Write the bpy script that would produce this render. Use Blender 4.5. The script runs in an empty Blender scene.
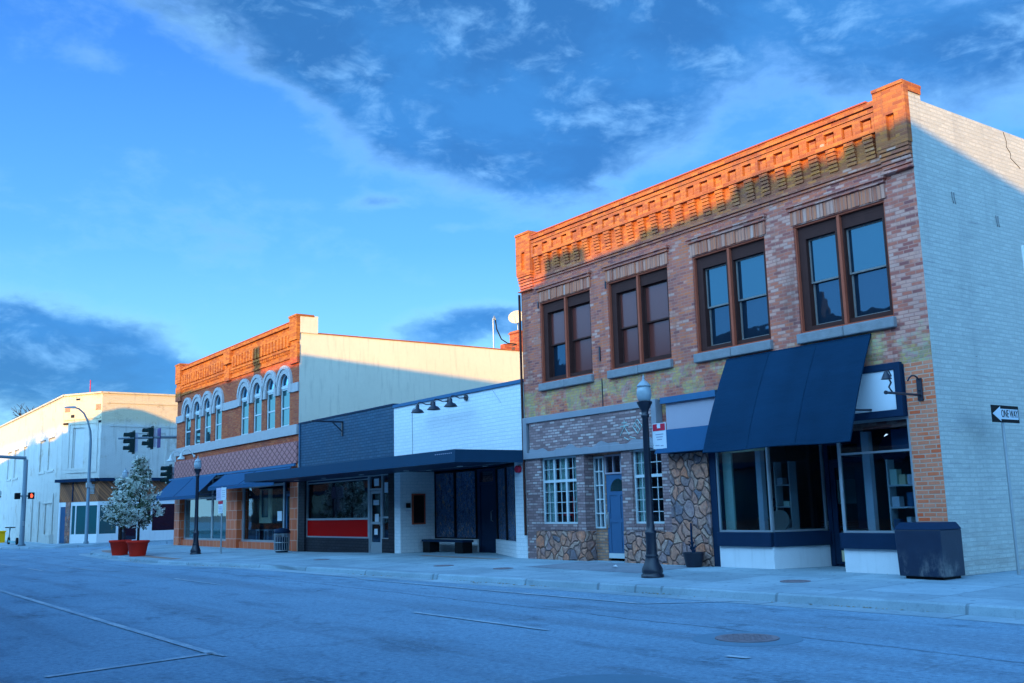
import bpy, bmesh, math, random
from mathutils import Vector, Matrix
R = math.radians
random.seed(7)
scene = bpy.context.scene
COL = scene.collection

# ------------------------------------------------------------------ camera
cam_d = bpy.data.cameras.new('camera')
cam = bpy.data.objects.new('camera', cam_d); COL.objects.link(cam)
cam_d.sensor_fit = 'HORIZONTAL'; cam_d.sensor_width = 36.0
cam_d.lens = 36.0 * 989.8 / 1024.0
cam_d.clip_start = 0.1; cam_d.clip_end = 5000
_r = Vector((0.5779218, 0.81570413, -0.02516254)); _u = Vector((0.14966994, -0.07562951, 0.98583928)); _f = Vector((-0.80225015, 0.57350409, 0.16579433))
m = Matrix((( _r.x, _u.x, -_f.x, 0.0), (_r.y, _u.y, -_f.y, -16.0), (_r.z, _u.z, -_f.z, 1.336), (0, 0, 0, 1)))
cam.matrix_world = m
scene.camera = cam

# ------------------------------------------------------------------ node helper
class NT:
    def __init__(s, tree): s.t = tree; s.n = tree.nodes; s.l = tree.links
    def node(s, typ, **kw):
        n = s.n.new(typ)
        for k, v in kw.items(): setattr(n, k, v)
        return n
    def put(s, sock, v):
        if isinstance(v, bpy.types.NodeSocket): s.l.new(v, sock)
        elif isinstance(v, (tuple, list)):
            if len(sock.default_value) == 4 and len(v) == 3: v = (*v, 1.0)
            sock.default_value = v
        else: sock.default_value = v
    def m(s, op, a, b=0.0, c=None, clamp=False):
        n = s.node('ShaderNodeMath', operation=op, use_clamp=clamp)
        s.put(n.inputs[0], a); s.put(n.inputs[1], b)
        if c is not None: s.put(n.inputs[2], c)
        return n.outputs[0]
    def ss(s, x, lo, hi):
        n = s.node('ShaderNodeMapRange', interpolation_type='SMOOTHSTEP')
        s.put(n.inputs['Value'], x); n.inputs['From Min'].default_value = lo; n.inputs['From Max'].default_value = hi
        return n.outputs[0]
    def mix(s, f, a, b, blend='MIX'):
        n = s.node('ShaderNodeMix', data_type='RGBA', blend_type=blend, clamp_factor=True)
        s.put(n.inputs[0], f); s.put(n.inputs[6], a); s.put(n.inputs[7], b)
        return n.outputs[2]
    def comb(s, x, y, z):
        n = s.node('ShaderNodeCombineXYZ')
        s.put(n.inputs[0], x); s.put(n.inputs[1], y); s.put(n.inputs[2], z); return n.outputs[0]
    def sep(s, v):
        n = s.node('ShaderNodeSeparateXYZ'); s.put(n.inputs[0], v); return n.outputs
    def noise(s, vec, scale, detail=3.0, rough=0.55, dist=0.0):
        n = s.node('ShaderNodeTexNoise'); s.put(n.inputs['Vector'], vec)
        n.inputs['Scale'].default_value = scale; n.inputs['Detail'].default_value = detail
        n.inputs['Roughness'].default_value = rough; n.inputs['Distortion'].default_value = dist
        return n.outputs['Fac']
    def ramp(s, x, stops, interp='LINEAR'):
        n = s.node('ShaderNodeValToRGB'); cr = n.color_ramp; cr.interpolation = interp
        while len(cr.elements) < len(stops): cr.elements.new(0.5)
        for e, (p, c) in zip(cr.elements, stops):
            e.position = p; e.color = (*c, 1.0) if len(c) == 3 else c
        s.put(n.inputs[0], x); return n.outputs[0]
    def scale(s, vec, k):
        n = s.node('ShaderNodeVectorMath', operation='MULTIPLY'); s.put(n.inputs[0], vec); n.inputs[1].default_value = k
        return n.outputs[0]

# ------------------------------------------------------------------ sun and sky
SUN = Vector((0.60, -0.80, 0.0875)).normalized()
sun_d = bpy.data.lights.new('sun', 'SUN'); sun = bpy.data.objects.new('sun', sun_d); COL.objects.link(sun)
sun_d.energy = 5.0; sun_d.angle = R(0.5); sun_d.color = (1.0, 0.52, 0.01)
sun.rotation_euler = SUN.to_track_quat('Z', 'Y').to_euler()

world = bpy.data.worlds.new('World'); scene.world = world; world.use_nodes = True
w = NT(world.node_tree); w.n.clear()
gen = w.node('ShaderNodeTexCoord').outputs['Generated']
gx, gy, gz = w.sep(gen)
sky = w.node('ShaderNodeTexSky', sky_type='NISHITA'); sky.sun_disc = False
sky.sun_elevation = R(5.0); sky.sun_rotation = math.atan2(SUN.x, SUN.y); sky.air_density = 1.0; sky.dust_density = 0.6; sky.ozone_density = 3.0
cA, sA = math.cos(R(144)), math.sin(R(144))
fw = w.m('ADD', w.m('MULTIPLY', gx, cA), w.m('MULTIPLY', gy, sA))       # towards the view's compass bearing
lf = w.m('ADD', w.m('MULTIPLY', gx, -sA), w.m('MULTIPLY', gy, cA))      # left of it
az = w.m('MULTIPLY', w.m('ARCTAN2', lf, fw), 180 / math.pi)
el = w.m('MULTIPLY', w.m('ARCSINE', gz), 180 / math.pi)
clear = w.ramp(w.m('DIVIDE', el, 60.0, clamp=True), [
    (0.0, (0.40, 0.78, 1.0)), (0.10, (0.28, 0.68, 1.0)), (0.17, (0.225, 0.61, 1.0)), (0.25, (0.13, 0.45, 0.97)),
    (0.33, (0.095, 0.36, 0.90)), (0.43, (0.055, 0.25, 0.76)), (0.75, (0.04, 0.2, 0.62))])
cv = w.comb(w.m('DIVIDE', az, 10.0), w.m('MULTIPLY', el, 0.19), 3.7)
n1 = w.noise(cv, 0.85, 7.0, 0.58, 0.25)
n2 = w.noise(cv, 2.6, 5.0, 0.6, 0.4)
blobs = [  # azimuth to the left of the view bearing, elevation, half widths, weight
    (1.0, 27.0, 9.5, 4.4, 1.15), (4.5, 22.2, 5.2, 3.0, .95), (-1.5, 19.6, 4.0, 3.2, .9), (11.0, 28.0, 9.0, 2.6, .8), (8.0, 24.5, 3.5, 2.2, .6),
    (-14.0, 26.8, 9.0, 3.8, .85), (-25.0, 24.0, 8.0, 4.5, .75), (-4.0, 24.0, 5.0, 2.4, .5), (13.0, 24.6, 3.5, 1.0, .35), (-9.0, 21.5, 4.5, 2.4, .5), (6.0, 26.0, 6.0, 4.5, .5),
    (29.0, 9.2, 5.0, 2.5, 1.15), (23.5, 8.4, 4.5, 2.0, 1.1), (17.5, 7.2, 4.0, 1.3, 1.0), (24.0, 5.0, 12.0, 1.6, .35),
    (5.0, 10.0, 3.5, 1.2, .75), (1.5, 11.0, 3.0, 1.0, .65), (8.4, 17.6, 2.2, .5, .55), (4.0, 16.2, 2.0, .45, .4), (24.0, 24.0, 2.0, .7, .3),
    (-60.0, 22.0, 22.0, 7.0, .7), (60.0, 24.0, 20.0, 7.0, .7), (0.0, 48.0, 30.0, 7.0, .6)]
dens = None
for a0, e0, wa, we, k in blobs:
    da = w.m('POWER', w.m('ABSOLUTE', w.m('DIVIDE', w.m('SUBTRACT', az, a0), wa)), 2.0)
    de = w.m('POWER', w.m('ABSOLUTE', w.m('DIVIDE', w.m('SUBTRACT', el, e0), we)), 2.0)
    g = w.m('MULTIPLY', w.m('EXPONENT', w.m('MULTIPLY', w.m('ADD', da, de), -1.0)), k)
    dens = g if dens is None else w.m('ADD', dens, g)
dens = w.m('ADD', dens, w.m('MULTIPLY', w.m('SUBTRACT', n1, 0.5), 1.45))
dens = w.m('ADD', dens, w.m('MULTIPLY', w.m('SUBTRACT', n2, 0.5), 0.55))
n3 = w.noise(cv, 6.5, 5.0, 0.62, 0.3)
b3 = w.m('MULTIPLY', w.m('SUBTRACT', n3, 0.5), 0.30)
cover = w.ss(w.m('ADD', dens, b3), 0.05, 0.60)
core = w.ss(w.m('ADD', dens, w.m('MULTIPLY', b3, 1.6)), 0.12, 0.80)
cloudc = w.mix(core, w.mix(0.5, clear, (0.42, 0.76, 1.0)), w.mix(w.ss(n1, .38, .60), (0.040, 0.205, 0.49), (0.028, 0.140, 0.34)))
cloudc = w.mix(w.m('MULTIPLY', w.ss(w.m('ADD', w.m('MULTIPLY', n2, .75), w.m('MULTIPLY', n3, .25)), 0.48, 0.72), 0.7), cloudc, (0.24, 0.54, 0.90))
vis = w.mix(cover, clear, cloudc)
# the sunset half of the sky, behind the camera, is far brighter than the half in view
sd = w.m('ADD', w.m('MULTIPLY', gx, 0.10), w.m('MULTIPLY', gy, -0.99))
glow = w.m('POWER', w.m('MAXIMUM', w.m('ADD', w.m('MULTIPLY', sd, 0.9), 0.10), 0.0), 1.1)
SKY_BACK = 7.6
gk = w.m('MULTIPLY', glow, SKY_BACK)
vis2 = w.mix(1.0, vis, w.comb(w.m('MULTIPLY', gk, .19), w.m('MULTIPLY', gk, .44), w.m('MULTIPLY', gk, .72)), 'ADD')
vis2.node.clamp_result = False
nis = w.mix(1.0, sky.outputs[0], (0.4, 0.8, 1.5), 'MULTIPLY')
bg1 = w.node('ShaderNodeBackground'); w.put(bg1.inputs[0], vis2); bg1.inputs[1].default_value = 0.62
bg2 = w.node('ShaderNodeBackground'); w.put(bg2.inputs[0], nis); bg2.inputs[1].default_value = 0.05
ad = w.node('ShaderNodeAddShader'); w.l.new(bg1.outputs[0], ad.inputs[0]); w.l.new(bg2.outputs[0], ad.inputs[1])
wo = w.node('ShaderNodeOutputWorld'); w.l.new(ad.outputs[0], wo.inputs[0])

scene.view_settings.view_transform = 'Standard'; scene.view_settings.look = 'None'
scene.view_settings.exposure = 0.7; scene.view_settings.gamma = 1.0; scene.view_settings.use_curve_mapping = False

# ------------------------------------------------------------------ mesh builder
def root_of(o):
    while o.parent: o = o.parent
    return o
class MB:
    def __init__(s): s.v = []; s.f = []; s.sm = []
    def add(s, vs, fs, smooth=False):
        b = len(s.v); s.v += [tuple(p) for p in vs]
        for f in fs: s.f.append(tuple(b + i for i in f)); s.sm.append(smooth)
        return s
    def box(s, x0, x1, y0, y1, z0, z1):
        x0, x1 = sorted((x0, x1)); y0, y1 = sorted((y0, y1)); z0, z1 = sorted((z0, z1))
        return s.add([(x0,y0,z0),(x1,y0,z0),(x1,y1,z0),(x0,y1,z0),(x0,y0,z1),(x1,y0,z1),(x1,y1,z1),(x0,y1,z1)],
              [(0,3,2,1),(4,5,6,7),(0,1,5,4),(1,2,6,5),(2,3,7,6),(3,0,4,7)])
    def hexa(s, p):   # eight corners: bottom four then top four
        return s.add(p, [(0,3,2,1),(4,5,6,7),(0,1,5,4),(1,2,6,5),(2,3,7,6),(3,0,4,7)])
    def obox(s, a, b, t0, t1, z0, z1):  # box along the ground segment a-b, offset t0..t1 to its left
        dx, dy = b[0]-a[0], b[1]-a[1]; L = math.hypot(dx, dy); nx, ny = -dy/L, dx/L
        q = [(a[0]+nx*t0, a[1]+ny*t0), (b[0]+nx*t0, b[1]+ny*t0), (b[0]+nx*t1, b[1]+ny*t1), (a[0]+nx*t1, a[1]+ny*t1)]
        return s.hexa([(x, y, z0) for x, y in q] + [(x, y, z1) for x, y in q])
    def prism(s, poly, lo, hi, axis='y'):
        n = len(poly)
        def P(p, t): return (p[0], t, p[1]) if axis == 'y' else ((t, p[0], p[1]) if axis == 'x' else (p[0], p[1], t))
        vs = [P(p, lo) for p in poly] + [P(p, hi) for p in poly]
        fs = [tuple(range(n)), tuple(range(2*n-1, n-1, -1))] + [(i, i+n, (i+1) % n + n, (i+1) % n) for i in range(n)]
        return s.add(vs, fs)
    def quad(s, a, b, c, d): return s.add([a, b, c, d], [(0,1,2,3)])
    def tube(s, pts, r, n=8, caps=True):
        pts = [Vector(p) for p in pts]; rs = r if isinstance(r, (list, tuple)) else [r]*len(pts)
        vs = []; fs = []
        for i, p in enumerate(pts):
            d = (pts[min(i+1, len(pts)-1)] - pts[max(i-1, 0)]).normalized()
            a = d.cross(Vector((0,0,1)) if abs(d.z) < .95 else Vector((1,0,0))).normalized(); b = d.cross(a)
            for k in range(n):
                t = 2*math.pi*k/n; vs.append(p + (a*math.cos(t) + b*math.sin(t))*rs[i])
        for i in range(len(pts)-1):
            for k in range(n): fs.append((i*n+k, i*n+(k+1) % n, (i+1)*n+(k+1) % n, (i+1)*n+k))
        s.add(vs, fs, True)
        if caps: s.add(vs[:n], [tuple(range(n-1, -1, -1))]); s.add(vs[-n:], [tuple(range(n))])
        return s
    def lathe(s, prof, cx, cy, z0=0.0, n=16, flute=0.0):
        vs = []; fs = []
        for r, z in prof:
            for k in range(n):
                t = 2*math.pi*k/n; rr = r*(1 - (flute if k % 2 else 0)); vs.append((cx+rr*math.cos(t), cy+rr*math.sin(t), z0+z))
        for i in range(len(prof)-1):
            for k in range(n): fs.append((i*n+k, i*n+(k+1) % n, (i+1)*n+(k+1) % n, (i+1)*n+k))
        s.add(vs, fs, True)
        s.add(vs[:n], [tuple(range(n-1, -1, -1))]); s.add(vs[-n:], [tuple(range(n))]); return s
    def disc(s, c, nrm, r, th=0.02, n=20):
        c = Vector(c); d = Vector(nrm).normalized(); return s.tube([c - d*th/2, c + d*th/2], r, n)
    def wall(s, u0, u1, z0, z1, y0, y1, holes=(), P=None):
        """slab in the u-z plane between y0 (front) and y1, with rectangular openings"""
        if P is None: P = lambda u, y, z: (u, y, z)
        us = sorted({u0, u1, *[h[0] for h in holes], *[h[1] for h in holes]}); zs = sorted({z0, z1, *[h[2] for h in holes], *[h[3] for h in holes]})
        us = [u for u in us if u0 <= u <= u1]; zs = [z for z in zs if z0 <= z <= z1]
        def solid(i, j):
            if i < 0 or j < 0 or i >= len(us)-1 or j >= len(zs)-1: return False
            cu, cz = (us[i]+us[i+1])/2, (zs[j]+zs[j+1])/2
            return not any(h[0] < cu < h[1] and h[2] < cz < h[3] for h in holes)
        for i in range(len(us)-1):
            for j in range(len(zs)-1):
                if not solid(i, j): continue
                a, b, c, d = us[i], us[i+1], zs[j], zs[j+1]
                s.quad(P(a,y0,c), P(b,y0,c), P(b,y0,d), P(a,y0,d)); s.quad(P(b,y1,c), P(a,y1,c), P(a,y1,d), P(b,y1,d))
                if not solid(i-1, j): s.quad(P(a,y1,c), P(a,y0,c), P(a,y0,d), P(a,y1,d))
                if not solid(i+1, j): s.quad(P(b,y0,c), P(b,y1,c), P(b,y1,d), P(b,y0,d))
                if not solid(i, j-1): s.quad(P(a,y1,c), P(b,y1,c), P(b,y0,c), P(a,y0,c))
                if not solid(i, j+1): s.quad(P(a,y0,d), P(b,y0,d), P(b,y1,d), P(a,y1,d))
        return s
    def frame(s, u0, u1, z0, z1, y0, y1, t, P=None):
        return s.wall(u0, u1, z0, z1, y0, y1, [(u0+t, u1-t, z0+t, z1-t)], P)
    def build(s, name, mat, parent=None, label=None, bevel=0.0, fix=False):
        org = root_of(parent).location if parent else Vector((0,0,0))
        me = bpy.data.meshes.new(name)
        me.from_pydata([(p[0]-org.x, p[1]-org.y, p[2]-org.z) for p in s.v], [], s.f)
        me.polygons.foreach_set('use_smooth', s.sm); me.update()
        if fix or bevel:
            bm = bmesh.new(); bm.from_mesh(me); bmesh.ops.remove_doubles(bm, verts=bm.verts, dist=1e-5)
            bmesh.ops.recalc_face_normals(bm, faces=bm.faces); bm.to_mesh(me); bm.free()
        me.materials.append(mat)
        o = bpy.data.objects.new(name, me); COL.objects.link(o)
        if parent: o.parent = parent
        if label: o['label'] = label
        if bevel:
            b = o.modifiers.new('bevel', 'BEVEL'); b.width = bevel; b.segments = 2; b.limit_method = 'ANGLE'
        return o
def tag(o, label=None, cat=None, group=None, kind=None):
    if label: o['label'] = label
    if cat: o['category'] = cat
    if group: o['group'] = group
    if kind: o['kind'] = kind
    return o
def thing(name, loc, label, cat, group=None):
    o = bpy.data.objects.new(name, None); COL.objects.link(o); o.location = loc; o.empty_display_size = 0.2
    return tag(o, label, cat, group)
def copy_tree(o, parent=None):
    c = o.copy(); COL.objects.link(c)
    if parent: c.parent = parent
    for ch in list(o.children): copy_tree(ch, c)
    return c
def text_part(name, body, size, mat, parent, loc, rot, squeeze=1.0, depth=0.002):
    cu = bpy.data.curves.new(name, 'FONT'); cu.body = body; cu.size = size; cu.align_x = 'CENTER'; cu.align_y = 'CENTER'; cu.extrude = depth
    tmp = bpy.data.objects.new(name, cu); COL.objects.link(tmp)
    bpy.context.view_layer.update()
    me = bpy.data.meshes.new_from_object(tmp.evaluated_get(bpy.context.evaluated_depsgraph_get()))
    bpy.data.objects.remove(tmp)
    M4 = Matrix.Translation(Vector(loc) - root_of(parent).location) @ rot.to_4x4() @ Matrix.Diagonal((squeeze, 1, 1, 1))
    me.transform(M4); me.materials.clear(); me.materials.append(mat)
    o = bpy.data.objects.new(name, me); COL.objects.link(o); o.parent = parent; return o

# ------------------------------------------------------------------ materials
def mat(name):
    m_ = bpy.data.materials.new(name); m_.use_nodes = True; t = NT(m_.node_tree); t.n.clear()
    out = t.node('ShaderNodeOutputMaterial'); return m_, t, out
def principled(t, out, col, rough=0.8, metal=0.0, bump=None, bstr=0.3, bdist=0.02, spec=0.3):
    p = t.node('ShaderNodeBsdfPrincipled'); t.put(p.inputs['Base Color'], col); t.put(p.inputs['Roughness'], rough)
    p.inputs['Metallic'].default_value = metal; p.inputs['Specular IOR Level'].default_value = spec
    if bump is not None:
        b = t.node('ShaderNodeBump'); b.inputs['Strength'].default_value = bstr; b.inputs['Distance'].default_value = bdist
        t.put(b.inputs['Height'], bump); t.l.new(b.outputs[0], p.inputs['Normal'])
    t.l.new(p.outputs[0], out.inputs[0]); return p
def plain(name, col, rough=0.6, metal=0.0, vary=0.18, scale=3.0, bump=0.15, spec=0.05, grime=0.0):
    m_, t, out = mat(name); oc = t.node('ShaderNodeTexCoord').outputs['Object']
    n = t.noise(oc, scale, 5, 0.6); nf = t.noise(oc, scale*14, 4, 0.6)
    k = t.m('ADD', 1.0 - vary, t.m('MULTIPLY', t.m('ADD', t.m('MULTIPLY', n, .7), t.m('MULTIPLY', nf, .3)), vary*2))
    c = t.mix(1.0, col, t.comb(k, k, k), 'MULTIPLY')
    if grime:
        g = t.ss(t.noise(t.scale(oc, (6, 6, .7)), 1.0, 5, .65), .5, .75); c = t.mix(t.m('MULTIPLY', g, grime), c, tuple(x*.45 for x in col))
    principled(t, out, c, t.m('ADD', rough - .08, t.m('MULTIPLY', n, .16)), metal, nf, bump, 0.01, spec); return m_
def uv_wall(t):
    x, y, z = t.sep(t.node('ShaderNodeTexCoord').outputs['Object'])
    return t.m('ADD', x, y), z, x, y
def brick_node(t, vec, bw=0.235, rh=0.078, mortar=0.012):
    n = t.node('ShaderNodeTexBrick'); t.put(n.inputs['Vector'], vec)
    n.inputs['Color1'].default_value = (0,0,0,1); n.inputs['Color2'].default_value = (1,1,1,1); n.inputs['Mortar'].default_value = (.5,.5,.5,1)
    n.inputs['Scale'].default_value = 1.0; n.inputs['Mortar Size'].default_value = mortar; n.inputs['Mortar Smooth'].default_value = 0.3
    n.inputs['Brick Width'].default_value = bw; n.inputs['Row Height'].default_value = rh
    return n.outputs['Color'], n.outputs['Fac']
def brick_mat(name, stops, mortar_c, bw=0.235, rh=0.078, mortar=0.012, soot=0.35, bstr=0.6, extra=None, rough=.85, wob=0.25):
    m_, t, out = mat(name); u, v, x, y = uv_wall(t)
    vec = t.comb(u, v, 0.0)
    wq = t.node('ShaderNodeTexNoise'); t.put(wq.inputs['Vector'], vec); wq.inputs['Scale'].default_value = 1.6; wq.inputs['Detail'].default_value = 5
    wa = t.node('ShaderNodeVectorMath', operation='ADD'); t.put(wa.inputs[0], vec); t.l.new(t.scale(wq.outputs['Color'], (.05, .035, 0)), wa.inputs[1])
    r, fac = brick_node(t, wa.outputs[0], bw, rh, mortar)
    r = t.sep(r)[0]
    n = t.noise(vec, 1.1, 4, .6); nf = t.noise(vec, 38, 3, .6)
    rr = t.m('ADD', r, t.m('MULTIPLY', t.m('SUBTRACT', n, .5), wob*2.2), clamp=True)
    c = t.ramp(rr, stops)
    c = t.mix(t.m('MULTIPLY', t.m('SUBTRACT', nf, .35), .7, clamp=True), c, (.16, .13, .12))
    c = t.mix(fac, c, mortar_c)
    if extra: c = extra(t, c, u, v, x, y, r, fac, n)
    so = t.ss(t.noise(t.scale(vec, (1.0, .55, 1)), .55, 6, .65), .42, .72)
    c = t.mix(t.m('MULTIPLY', so, soot), c, (.11, .085, .08))
    h = t.m('ADD', t.m('MULTIPLY', fac, -1.0), t.m('MULTIPLY', nf, .35))
    principled(t, out, c, rough, 0, h, bstr, 0.012, .06); return m_
def old_paint(t, c, u, v, x, y, r, fac, n):
    """whitewashed bricks towards the right, and the faded painted sign band under the sills"""
    vec = t.comb(u, v, 0.0)
    rt = t.ss(u, -1.0, 5.5)
    pw = t.m('ADD', t.m('SUBTRACT', t.m('MULTIPLY', rt, .42), .14), t.m('MULTIPLY', t.m('SUBTRACT', t.noise(vec, .75, 4, .6), .5), .8))
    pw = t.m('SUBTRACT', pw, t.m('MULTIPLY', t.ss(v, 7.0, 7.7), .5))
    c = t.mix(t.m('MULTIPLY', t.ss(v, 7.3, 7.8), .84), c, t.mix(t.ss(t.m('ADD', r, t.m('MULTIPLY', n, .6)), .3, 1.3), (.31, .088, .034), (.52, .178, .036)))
    k = t.ss(t.m('ADD', r, pw), .74, .84)
    k = t.m('MULTIPLY', k, t.m('SUBTRACT', 1.0, t.m('MULTIPLY', fac, .55)))
    c = t.mix(t.m('MULTIPLY', k, .62), c, (.66, .38, .31))
    st_k = t.m('MULTIPLY', t.ss(t.noise(t.scale(vec, (2.6, .28, 1)), 1.0, 6, .72), .48, .70), .5); c = t.mix(st_k, c, (.20, .075, .06))
    c = t.mix(t.m('MULTIPLY', t.ss(t.noise(vec, 2.4, 6, .75), .56, .70), .45), c, (.30, .13, .10))
    fl = t.noise(vec, 3.2, 5, .65, .6)
    pc = t.ramp(fl, [(.25, (.16, .30, .18)), (.40, (.34, .42, .22)), (.48, (.60, .46, .12)), (.53, (.34, .42, .26)), (.60, (.58, .28, .24)), (.70, (.50, .46, .38)), (.8, (.28, .38, .3))])
    edge = t.m('ADD', v, t.m('MULTIPLY', t.m('SUBTRACT', t.noise(vec, 1.7, 3, .6), .5), .35))
    band = t.m('MULTIPLY', t.m('SUBTRACT', 1.0, t.ss(edge, 4.36, 4.5)), t.ss(v, 3.35, 3.45))
    band = t.m('MULTIPLY', band, t.ss(t.noise(vec, 1.5, 5, .72), .42, .56))
    band = t.m('MULTIPLY', band, t.m('ADD', .62, t.m('MULTIPLY', r, .3))); band = t.m('MULTIPLY', band, t.m('SUBTRACT', 1.0, t.m('MULTIPLY', fac, .6)))
    return t.mix(t.m('MULTIPLY', band, .8), c, pc)
M = {}
M['brick_front'] = brick_mat('worn red brick', [(0, (.30, .085, .075)), (.16, (.48, .125, .09)), (.4, (.62, .155, .095)), (.65, (.68, .165, .085)), (.82, (.76, .175, .065)), (.92, (.68, .20, .11)), (1, (.62, .26, .19))],
    (.50, .20, .15), extra=old_paint, soot=.35, bw=.205, rh=.069, mortar=.010)
M['brick_pier'] = brick_mat('tan orange brick', [(0, (.68, .17, .08)), (.4, (.74, .205, .10)), (.75, (.76, .25, .14)), (.85, (.80, .15, .05)), (1, (.75, .12, .04))], (.55, .33, .24), soot=.15)
def tan_cornice(t, c, u, v, x, y, r, fac, n):
    k = t.ss(v, 7.62, 7.80); return t.mix(t.m('MULTIPLY', k, .86), c, t.mix(t.ss(t.m('ADD', r, t.m('MULTIPLY', n, .8)), .3, 1.4), (.27, .084, .03), (.49, .18, .036)))
M['brick_arched'] = brick_mat('dark red brick with tan cornice', [(0, (.40, .06, .025)), (.5, (.52, .09, .03)), (1, (.60, .15, .05))], (.34, .12, .07), soot=.3, extra=tan_cornice)
M['brick_red'] = brick_mat('dark red brick', [(0, (.40, .06, .025)), (.5, (.52, .10, .03)), (1, (.62, .17, .05))], (.34, .12, .07), soot=.25)
M['brick_grey'] = brick_mat('grey brick', [(0, (.20, .12, .12)), (.35, (.30, .18, .18)), (.7, (.42, .28, .27)), (1, (.56, .45, .42))], (.20, .13, .13), soot=.2, bw=.21, rh=.07)
M['brick_brown'] = brick_mat('brown brick', [(0, (.34, .15, .09)), (.5, (.50, .23, .13)), (1, (.62, .34, .22))], (.22, .18, .16), soot=.2, bw=.21, rh=.07)
def worn_white(t, c, u, v, x, y, r, fac, n):
    vec = t.comb(u, v, 0.0)
    c = t.mix(t.m('MULTIPLY', t.ss(t.noise(t.scale(vec, (.55, 5.0, 1)), 1.5, 5, .7), .56, .68), .65), c, (.36, .36, .35))
    c = t.mix(t.m('MULTIPLY', t.ss(t.noise(t.scale(vec, (1.6, .16, 1)), 1.0, 6, .72), .50, .70), .38), c, (.33, .34, .33)); c = t.mix(t.m('MULTIPLY', t.ss(t.noise(vec, .6, 7, .75), .52, .68), .35), c, (.40, .41, .40))
    low = t.m('MULTIPLY', t.m('SUBTRACT', 1.0, t.ss(v, .0, 1.3)), t.ss(t.noise(t.scale(vec, (.6, 3.5, 1)), 2.2, 5, .7), .46, .6))
    c = t.mix(t.m('MULTIPLY', low, .7), c, (.40, .37, .33))
    ho = t.ss(t.noise(t.scale(vec, (.8, 3.0, 1)), 3.3, 4, .6), .70, .74)
    return t.mix(t.m('MULTIPLY', ho, .7), c, (.2, .17, .16))
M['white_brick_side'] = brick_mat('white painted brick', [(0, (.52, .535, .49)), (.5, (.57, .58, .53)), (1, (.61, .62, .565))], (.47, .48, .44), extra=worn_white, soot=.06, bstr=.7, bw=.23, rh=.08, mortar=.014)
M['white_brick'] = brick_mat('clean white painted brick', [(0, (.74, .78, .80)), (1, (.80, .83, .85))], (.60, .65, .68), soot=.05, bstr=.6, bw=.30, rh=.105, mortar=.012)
M['blue_brick'] = brick_mat('dark blue painted brick', [(0, (.022, .075, .135)), (1, (.035, .10, .165))], (.015, .05, .09), soot=.2, bstr=.6, bw=.30, rh=.105, mortar=.012, rough=.6)
M['black_brick'] = brick_mat('black painted brick', [(0, (.012, .014, .022)), (1, (.02, .022, .035))], (.008, .01, .014), soot=.1, bstr=.5, bw=.30, rh=.105, rough=.5)
M['tile'] = brick_mat('orange glazed tile', [(0, (.66, .11, .03)), (.5, (.72, .135, .045)), (1, (.78, .17, .06))], (.66, .30, .22), bw=.5, rh=.42, mortar=.02, soot=.12, bstr=.2, rough=.35)
M['stucco'] = plain('cream stucco', (.72, .65, .515), .9, vary=.16, scale=.45, bump=.5, grime=.30)
def flaking(name):
    m_, t, out = mat(name); oc = t.node('ShaderNodeTexCoord').outputs['Object']; u, v, x, y = uv_wall(t); vec = t.comb(u, v, 0.0)
    r, fac = brick_node(t, vec, .24, .08, .01)
    c = t.mix(t.noise(vec, 1.3, 5, .65), (.52, .51, .48), (.68, .66, .60))
    c = t.mix(t.m('MULTIPLY', t.ss(t.m('ADD', v, t.m('MULTIPLY', t.noise(vec, .8, 5, .7), .8)), 7.9, 8.5), .8), c, (.66, .53, .33))  # warm sunlight painted into the top of the wall as golden colour
    c = t.mix(t.m('MULTIPLY', t.ss(t.noise(vec, .7, 7, .75), .54, .66), .6), c, (.40, .31, .22))
    c = t.mix(t.m('MULTIPLY', t.ss(t.noise(t.scale(vec, (3.0, .22, 1)), 1.0, 5, .7), .52, .70), .5), c, (.33, .29, .24))
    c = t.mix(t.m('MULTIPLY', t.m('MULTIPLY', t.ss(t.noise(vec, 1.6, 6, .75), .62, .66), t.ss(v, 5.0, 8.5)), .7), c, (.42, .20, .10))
    c = t.mix(t.m('MULTIPLY', fac, .25), c, (.3, .28, .25))
    principled(t, out, c, .9, 0, t.m('SUBTRACT', t.noise(vec, 3.0, 6, .7), t.m('MULTIPLY', fac, .5)), .7, .03, .05); return m_
M['cream_paint_sunlit_top'] = flaking('flaking cream paint with sunlit top')
M['white_paint'] = plain('white paint', (.74, .75, .75), .6, vary=.06, grime=.15)
M['bulkhead'] = plain('white rendered bulkhead', (.66, .68, .70), .85, vary=.12, scale=2.5, bump=.4, grime=.25)
M['grey_stucco'] = plain('grey stucco', (.25, .26, .29), .9, vary=.12, scale=2, bump=.4, grime=.2)
M['mauve'] = plain('mauve board', (.36, .33, .38), .8, vary=.08)
M['blue_trim'] = plain('blue painted trim', (.045, .13, .24), .5, vary=.2)
M['navy'] = plain('navy paint', (.010, .028, .062), .42, vary=.25, grime=.2)
M['door_blue'] = plain('blue door paint', (.05, .12, .22), .4, vary=.15)
m_, t, out = mat('dark blue canvas'); oc = t.node('ShaderNodeTexCoord').outputs['Object']
a_n = t.noise(t.scale(oc, (1.1, .15, .15)), 1.0, 2, .5); b_n = t.noise(t.scale(oc, (.6, 2.0, 2.0)), 1.4, 5, .65); f_n = t.noise(oc, 60, 2, .6)
k_ = t.m('ADD', .55, t.m('ADD', t.m('MULTIPLY', a_n, .55), t.m('MULTIPLY', b_n, .45)))
principled(t, out, t.mix(1.0, (.006, .030, .064), t.comb(k_, k_, k_), 'MULTIPLY'), .9, 0, t.m('ADD', t.m('MULTIPLY', b_n, 3.0), f_n), .5, .02, .05); M['canvas'] = m_
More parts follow.
